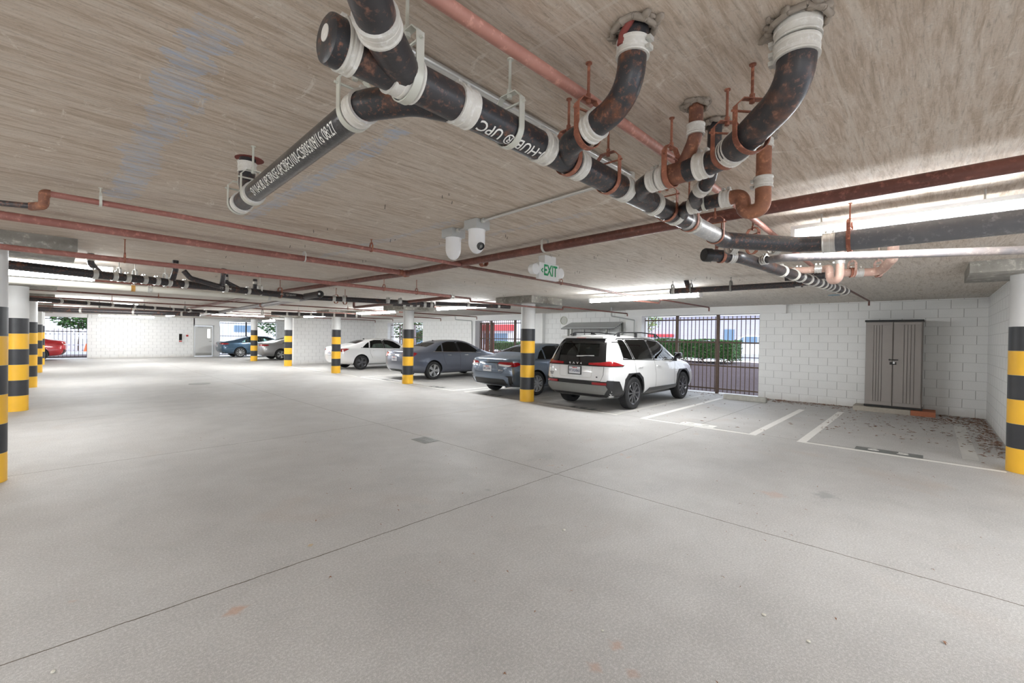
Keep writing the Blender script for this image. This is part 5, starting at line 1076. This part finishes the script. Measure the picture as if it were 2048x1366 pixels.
# ---------------- sedans
def build_sedan(label, loc, paint, L=4.63, Wd=1.78, Hh=1.435, fast=0., rim='rim_silver', spokes=10, twin=False, lamps='corolla', platetxt='8PLU904', rot=0, glass=None, seatmat='seat_cloth', rr=.66, ref=None):
    root = thing('sedan', loc, label, 'car', None, rot)
    kx, ky, kz = L/4.63, Wd/1.78, Hh/1.435; G = glass or G_TINT
    def S(*s): 
        l = list(s); 
        for i in (0,): l[i] *= kx
        for i in (1, 5, 7): l[i] *= ky
        for i in (2, 3, 4, 6, 8): l[i] *= kz
        return tuple(l)
    st = [S(0, .80, .29, .62, .95, .735, 1.005, .63, .015), S(.26, .865, .245, .60, .955, .80, 1.04+.02*fast, .66, .02), S(.80, .885, .20, .57, .955, .835, 1.085+.05*fast, .63, .03), S(1.42, .89, .19, .56, .95, .845, 1.315+.015*fast, .555, .045), S(1.95, .89, .19, .56, .945, .845, 1.39, .565, .045),
          S(2.5, .89, .19, .56, .94, .845, 1.39, .57, .045), S(2.9, .89, .19, .56, .935, .84, 1.335, .57, .045), S(3.52, .89, .19, .56, .91, .83, .995, .71, .05), S(4.05, .88, .2, .56, .85, .81, .915, .68, .05), S(4.40, .84, .22, .52, .75, .76, .80, .62, .04), S(4.63, .76, .26, .48, .64, .68, .69, .55, .02)]
    B = Body(root, st, {'B': .17, 'C': .06, 'D': .0, 'E': .06, 'E2': .07, 'F': .09}, {'B': -.10, 'C': -.03, 'D': 0, 'E': -.05, 'E2': -.07, 'F': -.1}, paint, (.07, .07))
    def Q(p, r=.03): return rpoly([(x*kx, z*kz) for x, z in p], r)
    def Y(p, r=.03): return rpoly([(y*ky, z*kz) for y, z in p], r)
    xr, xf = 1.02*kx, 3.70*kx; R = .325*(kz**.5); hw = .89*ky
    q1 = Q([(1.10, 1.0), (1.40, .99), (1.50, 1.245), (1.36, 1.18)], .03); q2 = Q([(1.45, .985), (2.16, .975), (2.14, 1.345), (1.80, 1.345), (1.56, 1.285)]); q3 = Q([(2.25, .975), (3.22, .955), (3.00, 1.12), (2.76, 1.275), (2.5, 1.34), (2.23, 1.35)])
    rw = rpoly([(x*kx, y*ky) for x, y in ((.90, -.51), (1.36, -.41), (1.36, .41), (.90, .51))], .05); ws = rpoly([(x*kx, y*ky) for x, y in ((2.95, -.44), (3.42, -.62), (3.42, .62), (2.95, .44))], .05)
    hol = hull_prism([(x*kx, z*kz) for x, z in [(.86, 1.0), (.92, .76), (3.35, .76), (3.40, .93), (2.82, 1.27), (2.5, 1.335), (1.95, 1.335), (1.56, 1.27)]], lambda z: ky*(.74 if z < .97*kz else .74-.31*(z/kz-.97)/.39))
    cut(B.o, arches(xr, xf, R, hw, R+.045), 'black_plastic'); cut(B.o, [hol], 'interior'); cut(B.o, [prism(q, 'y', -2, 2) for q in (q1, q2, q3)]+[prism(rw, 'z', .985*kz, 2), prism(ws, 'z', .95*kz, 2)], 'black_plastic')
    B.o.data.shade_smooth(); B.o.data.set_sharp_from_angle(angle=math.radians(32))
    for s in (1, -1):
        for q, nm in ((q1, 'quarter_window'), (q2, 'rear_side_window'), (q3, 'front_window')): B.panel(nm, 'side', q, G, s, -.006, .003)
        B.panel('pillar_trim', 'side', Q([(2.165, .97), (2.245, .97), (2.225, 1.36), (2.145, 1.36)], .005), 'black_gloss', s, .003, .006)
        B.panel('window_trim', 'side', Q(line_poly([(1.02, .99), (2.2, .968), (3.28, .945)], .016), .002), 'chrome' if lamps in ('camry', 'fast') else 'black_gloss', s, .005, .01)
        for pts in ([(1.56, .50), (1.46, .72), (1.42, .98)], [(2.20, .32), (2.22, .7), (2.20, .97)], [(3.16, .34), (3.18, .7), (3.26, .94)]): B.panel('door_seam', 'side', Q(line_poly(pts, .007), .001), 'black_plastic', s, .0012, .004)
        for x in (1.70, 2.50):
            p, _ = B.hit('side', x*kx, .86*kz, s); bm = bmesh.new(); box(bm, (x*kx-.10, min(p.y, p.y+s*.028), .85*kz), (x*kx+.08, max(p.y, p.y+s*.028), .875*kz), bev=.007); clink('door_handle', bm, paint if lamps != 'camry' else 'chrome', root)
        B.panel('sill_trim', 'side', Q([(1.42, .20), (3.30, .20), (3.28, .245), (1.44, .245)], .01), 'black_plastic', s, .004, .02)
        for x in (xr, xf): wheel(root, x, s*(hw-.115), R, .205, s, rim, spokes, twin)
        bm = bmesh.new(); y0_, y1_ = sorted((s*.90*ky, s*1.03*ky)); box(bm, (2.98*kx, y0_, .98*kz), (3.10*kx, y1_, 1.09*kz), bev=.03); y0_, y1_ = sorted((s*.83*ky, s*.93*ky)); box(bm, (3.0*kx, y0_, .955*kz), (3.07*kx, y1_, 1.01*kz), bev=.012); clink('wing_mirror', bm, paint, root)
        if lamps == 'corolla':
            B.panel('tail_lamp', 'side', Q([(.0, .80), (.20, .80), (.42, .86), (.30, .915), (.0, .915)], .01), 'tail_red', s, .013, .02, .025)
            B.panel('tail_lamp', 'rear', Y([(s*.36, .86), (s*.88, .83), (s*.85, .925), (s*.42, .925)], .01), 'tail_red', 1, .014, .02, .025); B.panel('reverse_lamp', 'rear', Y([(s*.42, .825), (s*.70, .80), (s*.80, .845), (s*.40, .87)], .01), 'lamp_clear', 1, .019, .02, .03)
            B.panel('bumper_slot', 'rear', Y([(s*.66, .30), (s*.70, .52), (s*.62, .56), (s*.80, .57), (s*.78, .50), (s*.76, .32)], .01), 'black_plastic', 1, .006, .02, .04)
        elif lamps == 'camry':
            B.panel('tail_lamp', 'side', Q([(.0, .76), (.14, .78), (.36, .93), (.30, .965), (.0, .965)], .02), 'tail_red', s, .013, .02, .025); B.panel('tail_lamp', 'rear', Y([(s*.46, .84), (s*.86, .72), (s*.86, .965), (s*.44, .96)], .02), 'tail_red', 1, .014, .02, .025); B.panel('reverse_lamp', 'rear', Y([(s*.50, .835), (s*.66, .80), (s*.68, .90), (s*.50, .90)], .01), 'tail_pink', 1, .018, .02, .03)
        elif lamps == 'white':
            B.panel('tail_lamp', 'side', Q([(.0, .80), (.22, .815), (.48, .93), (.35, .955), (.0, .93)], .015), 'tail_red', s, .013, .02, .025); B.panel('tail_lamp', 'rear', Y([(s*.48, .86), (s*.86, .80), (s*.86, .93), (s*.50, .93)], .02), 'tail_red', 1, .014, .02, .025)
        else:
            B.panel('tail_lamp', 'side', Q([(.0, .84), (.26, .84), (.42, .88), (.34, .93), (.0, .945)], .015), 'tail_red', s, .013, .02, .025); B.panel('tail_lamp', 'rear', Y([(s*.40, .86), (s*.86, .84), (s*.84, .94), (s*.42, .94)], .02), 'tail_red', 1, .014, .02, .025)
        B.panel('head_lamp', 'front', Y([(s*.42, .62), (s*.72, .62), (s*.70, .70), (s*.45, .68)], .01), 'lamp_clear', 1, .006, .02, .05)
    B.panel('rear_window', 'top', rw, G, 1, -.008, .003); B.panel('windscreen', 'top', ws, G, 1, -.008, .003)
    plate(B, .74*kz, platetxt, False)
    B.panel('boot_seam', 'rear', line_poly([(-.62*ky, .90*kz), (-.58*ky, .70*kz), (-.50*ky, .635*kz), (.50*ky, .635*kz), (.58*ky, .70*kz), (.62*ky, .90*kz)], .007), 'black_plastic', 1, .002, .005, .05)
    if lamps == 'corolla':
        B.panel('trim_bar', 'rear', Y([(-.45, .885), (.45, .885), (.45, .905), (-.45, .905)], .005), 'black_gloss', 1, .008, .02, .05)
        for s in (1, -1): B.panel('crease', 'rear', line_poly([(s*.30, .86*kz), (s*.42, .66*kz)], .012), 'rim_silver', 1, .003, .01, .04)
        B.panel('bumper_lower', 'rear', Y([(-.62, .30), (.62, .30), (.56, .47), (-.56, .47)], .03), 'cabinet_black', 1, .006, .03, .05); ctext('COROLLA', .035, 'chrome', 'badge', B.hit('rear', -.40, .70)[0].x-.008, -.50, .705, root); ctext('LE', .03, 'chrome', 'badge', B.hit('rear', .55, .70)[0].x-.01, .52, .72, root)
    if lamps == 'camry': B.panel('trim_bar', 'rear', Y([(-.45, .86), (.45, .86), (.45, .89), (-.45, .89)], .005), 'chrome', 1, .01, .02, .05); B.panel('bumper_lower', 'rear', Y([(-.50, .27), (.50, .27), (.50, .36), (-.50, .36)], .03), 'cabinet_black', 1, .006, .03, .05)
    hx = B.hit('rear', 0, .95*kz)[0].x
    bm = bmesh.new(); lathe(bm, (hx-.004, 0, .945*kz), (-1, 0, 0), [(.045, 0), (.045, .006), (.036, .006), (.036, 0)], 20, 0, False); clink('emblem', bm, 'chrome', root)
    h, _ = B.hit('top', 1.52*kx, 0); bm = bmesh.new(); a = [bm.verts.new(Vector(p)) for p in ((h.x, .02, h.z-.01), (h.x, -.02, h.z-.01), (h.x+.18, -.01, h.z-.005), (h.x+.18, .01, h.z-.005), (h.x+.02, 0, h.z+.055))]
    for f in ((0, 1, 4), (1, 2, 4), (2, 3, 4), (3, 0, 4), (0, 3, 2, 1)): bm.faces.new([a[i] for i in f])
    clink('antenna_fin', bm, 'black_gloss', root)
    seats(root, ((1.80*kx, 'rear'), (2.45*kx, 'front')), .76*kz, .54*ky, seatmat, True, .66)
    bm = bmesh.new(); cyl(bm, (.10, -.52*ky, .26), (.35, -.52*ky, .27), .028, 14); clink('exhaust_tip', bm, 'chrome', root)
    return root
build_sedan('slate blue sedan partly behind the striped column, left of the white SUV', (8.17, 8.63, 0), 'car_slate', spokes=8, twin=True)
build_sedan('dark grey sedan with bright five spoke wheels parked past the empty stall', (8.62, 14.00, 0), 'car_grey', 4.83, 1.82, 1.47, lamps='camry', spokes=5, twin=True, platetxt='7ABM512')
build_sedan('white sedan with dark multi spoke wheels in front of the cross wall', (8.90, 19.95, 0), 'car_white', 4.78, 1.85, 1.46, .4, 'rim_dark', 5, True, 'white', '8KTW361')
build_sedan('silver grey sedan in front of the teal blue one, beyond the cross wall', (8.72, 29.75, 0), 'car_silver', 4.88, 1.86, 1.45, .9, 'rim_silver', 5, True, 'fast', '9BDN227')
build_sedan('teal blue sedan with bright wheels by the far bright opening', (7.70, 34.2, 0), 'car_blue', 4.9, 1.84, 1.45, .9, 'rim_silver', 10, False, 'fast', '9CFH148')
build_sedan('red car tail seen past the left row of columns', (.62, 34.2, 0), 'car_red', 4.5, 1.80, 1.46, .3, 'rim_silver', 5, False, 'corolla', '7XRE903', rot=PI)
# ------------------------------------------------------------------ outside the openings
rnd = random.Random(11)
def terrain(name, x0, x1, y0, y1, nx, ny, hf, mat, label=None, cat=None):
    bm = bmesh.new(); g = [[bm.verts.new((x0+(x1-x0)*i/nx, y0+(y1-y0)*j/ny, hf(x0+(x1-x0)*i/nx, y0+(y1-y0)*j/ny))) for j in range(ny+1)] for i in range(nx+1)]
    for i in range(nx):
        for j in range(ny): bm.faces.new((g[i][j], g[i+1][j], g[i+1][j+1], g[i][j+1]))
    o = link(name, bm, mat, smooth=True); o['kind'] = 'structure' if not label else 'stuff'
    if label: tag(o, label, cat)
    return o
def hbank(x, y):
    if x < 14.2: return -.02
    t = min(1, max(0, (x-14.2)/3.3)); b = .72*t*t*(3-2*t)
    t2 = min(1, max(0, (x-20.5)/3)); return b-.38*t2*t2*(3-2*t2) + .03*math.sin(x*3.1+y*2.3)*t
bank = terrain('mulch', 13.9, 18.9, -6, 36, 40, 120, lambda x, y: hbank(x, y)+rnd.uniform(-.012, .012), 'mulch', 'brown bark mulch bank rising behind the barred openings', 'mulch')
terrain('gravel', 18.9, 24, -6, 60, 20, 60, lambda x, y: hbank(x, y)+rnd.uniform(-.015, .015), 'gravel_pale', 'pale gravel and pebbles past the hedge', 'gravel')
terrain('ground', 24, 110, -40, 120, 4, 4, lambda x, y: .33, 'asphalt')
terrain('ground', -60, 24, 36.2, 130, 20, 20, lambda x, y: .02, 'asphalt')
terrain('ground', -60, 14.1, -40, -7, 4, 4, lambda x, y: -.02, 'asphalt'); terrain('ground', -60, -9.2, -7, 36.2, 4, 4, lambda x, y: -.02, 'asphalt')
def leaves(bm, c, half, n, s, shape='box', rnd=rnd, mi=None):
    for k in range(n):
        if shape == 'box':
            f = rnd.choice((0, 0, 1, 1, 2, 3)); p = [rnd.uniform(-1, 1) for _ in range(3)]
            if f == 0: p[0] = -1+rnd.random()*.18
            elif f == 1: p[2] = 1-rnd.random()*.12
            elif f == 2: p[1] = rnd.choice((-1, 1))*(1-rnd.random()*.06)
        else:
            while True:
                p = [rnd.uniform(-1, 1) for _ in range(3)]
                q = sum(a*a for a in p)
                if .25 < q < 1: break
        P_ = Vector((c[0]+p[0]*half[0], c[1]+p[1]*half[1], c[2]+p[2]*half[2]+.03*math.sin(p[1]*9)))
        m = Matrix.Rotation(rnd.uniform(0, 6.3), 3, 'Z') @ Matrix.Rotation(rnd.uniform(-1.1, 1.1), 3, 'X'); ss = s*rnd.uniform(.6, 1.3)
        v = [bm.verts.new(P_ + m @ Vector(q)) for q in ((-ss, 0, 0), (0, -ss*.45, .1*ss), (ss, 0, 0), (0, ss*.45, .1*ss))]
        bm.faces.new(v).material_index = rnd.choice((0, 0, 1)) if mi is None else mi
def rawlink(name, bm, mats, parent=None):
    me = bpy.data.meshes.new(name); bm.to_mesh(me); bm.free(); o = bpy.data.objects.new(name, me); COL.objects.link(o)
    for m in mats: me.materials.append(MATS[m])
    if parent is not None: o.parent = parent; o.matrix_local = parent_world(parent).inverted()
    return o
def hedge(label, x, y0, y1, z0, z1, w=.55, n=9000, s=.035):
    t = thing('hedge', (x, (y0+y1)/2, z0-.35), label, 'hedge')
    bm = bmesh.new(); leaves(bm, (x, (y0+y1)/2, (z0+z1)/2), (w, (y1-y0)/2, (z1-z0)/2), n, s); box(bm, (x-w*.8, y0+.06, z0+.06), (x+w*.8, y1-.06, z1-.06), 1); rawlink('foliage', bm, ('leaf_green', 'leaf_dark'), t)
    bm = bmesh.new()
    k = y0+.3
    while k < y1:
        zb = hbank(x, k)-.03
        for q in range(5): tube(bm, [(x-.1, k, zb), (x-.2+rnd.uniform(-.1, .1), k+rnd.uniform(-.2, .2), (zb+z0)/2), (x+rnd.uniform(-.4, .3), k+rnd.uniform(-.35, .35), z0+.15)], .014, .1, 6)
        k += .95
    link('stems', bm, 'bark', t)
hedge('clipped green hedge with brown stems outside the barred opening beside the blocks', 17.9, 5.25, 9.8, .84, 1.62, .6, 15000); hedge('green hedge outside the opening behind the slate blue sedan', 17.9, 12.8, 18.5, .85, 1.35, .5, 8000)
def tree(label, x, y, zb, h, cr, mats=('leaf_olive', 'leaf_green'), n=2500, s=.10, squash=.8):
    t = thing('tree', (x, y, zb), label, 'tree'); link('trunk', T(tube, [(x, y, zb), (x+.1, y-.15, zb+h*.4), (x-.05, y+.1, zb+h*.75)], lambda q: .10*(1-q*.5), .3, 10), 'bark', t, smooth=True)
    bm = bmesh.new(); leaves(bm, (x, y, zb+h), (cr, cr, cr*squash), n, s, 'ball'); rawlink('foliage', bm, mats, t)
    bm = bmesh.new()
    for k in range(5): a = k*1.3; tube(bm, [(x, y, zb+h*.5), (x+math.cos(a)*cr*.4, y+math.sin(a)*cr*.4, zb+h*.8), (x+math.cos(a)*cr*.7, y+math.sin(a)*cr*.7, zb+h)], .035, .2, 6)
    link('branches', bm, 'bark', t)
tree('thin yellow green tree at the left of the barred opening beside the blocks', 22.0, 11.3, .5, 2.3, 1.1, n=1500, s=.07); tree('leafy tree beyond the opening behind the slate blue sedan', 26, 21.5, .3, 3.0, 1.8, n=1800, s=.12)
tree('bushy green tree outside the opening behind the dark grey sedan', 17.5, 26.2, .6, 1.6, 1.5, ('leaf_green', 'leaf_dark'), 3000, .09); tree('round green tree beyond the left far fence', 1.6, 49.5, 0, 3.0, 1.7, ('leaf_green', 'leaf_dark'), 3500, .14); tree('tall yellow green tree beyond the left far fence', -2.6, 52.5, 0, 3.4, 2.0, ('leaf_olive', 'leaf_green'), 3500, .14)
tree('green tree outside the far corner opening', 16.4, 49., 0, 3.1, 2.2, ('leaf_green', 'leaf_dark'), 3500, .14)
# lilac commercial building far beyond the hedge
t = thing('office_building', (52, 10, .33), 'long pale lilac building beyond the hedge with a red sign', 'building')
link('facade', T(box, (52, -8, .3), (60, 27, 4.4)), 'facade', t)
bm = bmesh.new()
for z in (1.6, 2.3, 3.0, 3.6): box(bm, (51.97, -8, z), (52, 27, z+.03))
link('siding_grooves', bm, 'picket', t)
link('entry_door', T(box, (51.9, 15.7, .4), (52, 16.8, 2.9)), 'facade_blue', t); link('low_window', T(box, (51.9, 10.6, .9), (52, 13.5, 1.6)), 'picket', t); link('red_sign', T(box, (51.7, 22.5, 2.0), (52, 26, 2.35)), 'sign_red', t); link('roof_edge', T(box, (51.6, -8.2, 4.4), (60, 27.2, 4.65)), 'facade_white', t)
t = thing('corner_building', (36, 40, .33), 'reddish and white building beyond the opening past the slate blue sedan', 'building')
link('facade', T(box, (36, 33, .3), (44, 50, 4.2)), 'facade_white', t); link('red_awning', T(box, (35.4, 34, 2.4), (36, 40, 3.1)), 'sign_red', t); link('shop_window', T(box, (35.95, 35, .8), (36.0, 39, 2.1)), 'facade_blue', t)
t = thing('white_building', (8, 47, 0), 'bright white building with a blue sign beyond the far opening', 'building')
link('facade', T(box, (4, 46, 0), (13.2, 52, 5)), 'facade_white', t); link('blue_sign', T(box, (11.6, 45.9, 1.75), (13.1, 46, 2.35)), 'facade_blue', t)
t = thing('picket_fence', (0, 46, 0), 'pale picket fence beyond the lawn at the far left', 'fence')
bm = bmesh.new()
for k in range(60): box(bm, (-10+k*.24, 45.9, .1), (-10+k*.24+.16, 45.93, 1.75))
link('boards', bm, 'picket', t); link('rail', T(box, (-10, 45.94, .5), (4.3, 45.98, .6)), 'facade', t); link('rail', T(box, (-10, 45.94, 1.3), (4.3, 45.98, 1.4)), 'facade', t)
tag(link('lawn', T(box, (-14, 41, 0), (4, 44.6, .10)), 'grass_green'), 'green lawn strip beyond the left far fence', 'lawn', kind='stuff'); tag(link('kerb', T(box, (-14, 40.5, 0), (4, 40.95, .22)), 'facade_white'), 'white kerb edging the lawn beyond the left far fence', 'kerb')
tag(link('mulch', T(box, (-9, 36.3, 0), (4, 40.4, .05)), 'mulch'), 'purple brown mulch strip outside the left far fence', 'mulch', kind='stuff')
t = thing('traffic_cone', (1.75, 41.8, .1), 'orange traffic cone on the lawn edge at the far left', 'cone'); link('cone', T(lathe, (1.75, 41.8, .13), (0, 0, 1), [(.17, 0), (.03, .6), (0, .6)], 20), simple('cone_orange', (.75, .13, .03), .5), t, smooth=True); link('base', T(box, (1.52, 41.57, .1), (1.98, 42.03, .14)), 'cone_orange', t)
# white minivan on the street
t = thing('minivan', (36.5, 9.6, .33), 'white minivan on the street beyond the hedge, right of the barred opening', 'car')
def vanprism(poly, x0, x1): return prism([(u, z) for u, z in poly], 'x', x0, x1)
bm = vanprism([(12.2, .55), (7.4, .55), (7.4, 1.35), (7.6, 2.03), (10.3, 2.05), (11.2, 1.45), (12.1, 1.28)], 36.5, 38.3); bmesh.ops.bevel(bm, geom=bm.edges[:], offset=.06, segments=2, affect='EDGES'); link('body', bm, 'car_white', t, smooth=True)
for poly in ([(11.0, 1.43), (10.35, 1.43), (10.35, 1.93)], [(10.25, 1.43), (9.4, 1.43), (9.4, 1.95), (10.25, 1.95)], [(9.3, 1.43), (8.5, 1.43), (8.5, 1.95), (9.3, 1.95)], [(8.4, 1.43), (7.65, 1.43), (7.75, 1.95), (8.4, 1.95)]): link('window', vanprism(poly, 36.44, 36.52), 'facade_blue', t)
for yy in (8.2, 11.3): link('wheel', T(cyl, (36.45, yy, .68), (36.75, yy, .68), .34, 24), 'rubber', t, smooth=True)
link('door_handle', T(box, (36.42, 8.9, 1.22), (36.5, 9.15, 1.27)), 'black_plastic', t)
# white van past the grey sedan opening
t = thing('delivery_van', (19.5, 30, .3), 'blue and white van outside the opening behind the dark grey sedan', 'van')
bm = bmesh.new(); box(bm, (24, 33, .6), (26, 38, 2.2), bev=.1); link('body', bm, 'facade_blue', t, smooth=True); link('window', T(box, (23.95, 34, 1.4), (24.0, 37, 2.0)), 'lens_black', t)
for yy in (34, 37): link('wheel', T(cyl, (23.95, yy, .72), (24.25, yy, .72), .33, 20), 'rubber', t, smooth=True)
# ------------------------------------------------------------------ litter on the floor
bm = bmesh.new(); r2 = random.Random(3)
def leafquad(bm, x, y, s, a, z=.003):
    c, d = math.cos(a), math.sin(a); L_, w = s, s*r2.uniform(.12, .35)
    v = [bm.verts.new((x+c*u-d*t, y+d*u+c*t, z+h)) for u, t, h in ((-L_, 0, 0), (-.2*L_, -w, .006), (L_, 0, .0), (.2*L_, w, .008))]; bm.faces.new(v)
for k in range(2600):
    m = r2.random()
    if m < .42: x = 13.6-abs(r2.gauss(0, .32)); y = r2.uniform(-.8, 3.4)
    elif m < .62: y = -.84+abs(r2.gauss(0, .16)); x = r2.uniform(9.0, 13.5)
    elif m < .72: x = 12.6+r2.gauss(0, .3); y = -.25+r2.gauss(0, .3)
    elif m < .84: x = r2.uniform(9.6, 13.4); y = r2.uniform(-.8, 1.5)
    elif m < .93: x = 13.75-abs(r2.gauss(0, .35)); y = r2.uniform(3.4, 7)
    else: x = r2.uniform(8, 13.4); y = r2.uniform(-.8, 5)
    if x > 12.92 and -.16 < y < 1.36: continue
    if y < -.85: continue
    leafquad(bm, min(x, 13.6), y, r2.uniform(.012, .045), r2.uniform(0, PI))
tag(rawlink('leaf_litter', bm, ('leaf_dry',)), 'scattered brown leaf litter along the block walls', 'leaf litter', kind='stuff')
bm = bmesh.new()
for k in range(240): leafquad(bm, r2.uniform(1.5, 8), r2.uniform(-1.2, 8), r2.uniform(.006, .02), r2.uniform(0, PI))
tag(rawlink('leaf_crumbs', bm, ('leaf_dry',)), 'tiny leaf crumbs scattered over the drive aisle', 'leaf crumbs', kind='stuff')
def onefloor(kind, label, px, py, s, cat):
    p = atz(px, py); a = r2.uniform(0, PI); bm = bmesh.new()
    if kind == 'dry_leaf': leafquad(bm, p.x, p.y, s, a); leafquad(bm, p.x+s*.3, p.y, s*.8, a+.9, .004); mat = 'leaf_dry'
    elif kind == 'paper_scrap': obox(bm, (p.x, p.y, .003), (s, s*.8, .0012), Matrix.Rotation(a, 3, 'Z')); mat = 'paper_tan'
    else: bmesh.ops.create_icosphere(bm, subdivisions=2, radius=s, matrix=Matrix.Translation((p.x, p.y, s*.5)) @ Matrix.Diagonal((1, 1.2, .6, 1))); mat = 'stone' if kind == 'pebble' else 'black_plastic'
    tag(link(kind, bm, mat), label, cat)
for a in (('paper_scrap', 'square tan cardboard scrap on the floor near the long joint, lower left', 621, 1091, .018, 'scrap'), ('pebble', 'pale pebble on the floor below the joint crossing', 1128, 1061, .012, 'pebble'), ('pebble', 'dark pebble at the lower left corner of the photo', 106, 1345, .009, 'pebble'),
          ('pebble', 'pale pebble on the floor, lower right of the middle', 1528, 1231, .010, 'pebble'), ('pebble', 'small tan pebble near the photo bottom, right', 1617, 1284, .009, 'pebble'), ('dry_leaf', 'reddish brown leaf at the lower right of the floor', 1888, 1287, .022, 'leaf'), ('dry_leaf', 'curled brown leaf on the floor left of the middle', 660, 1156, .016, 'leaf'), ('dry_leaf', 'small brown leaf above the long joint, left of middle', 700, 979, .018, 'leaf'), ('pebble', 'small pale pebble near the lower middle right', 1205, 1262, .007, 'pebble'), ('dry_leaf', 'small rust coloured leaf at the photo bottom middle', 1008, 1350, .014, 'leaf')): onefloor(*a)
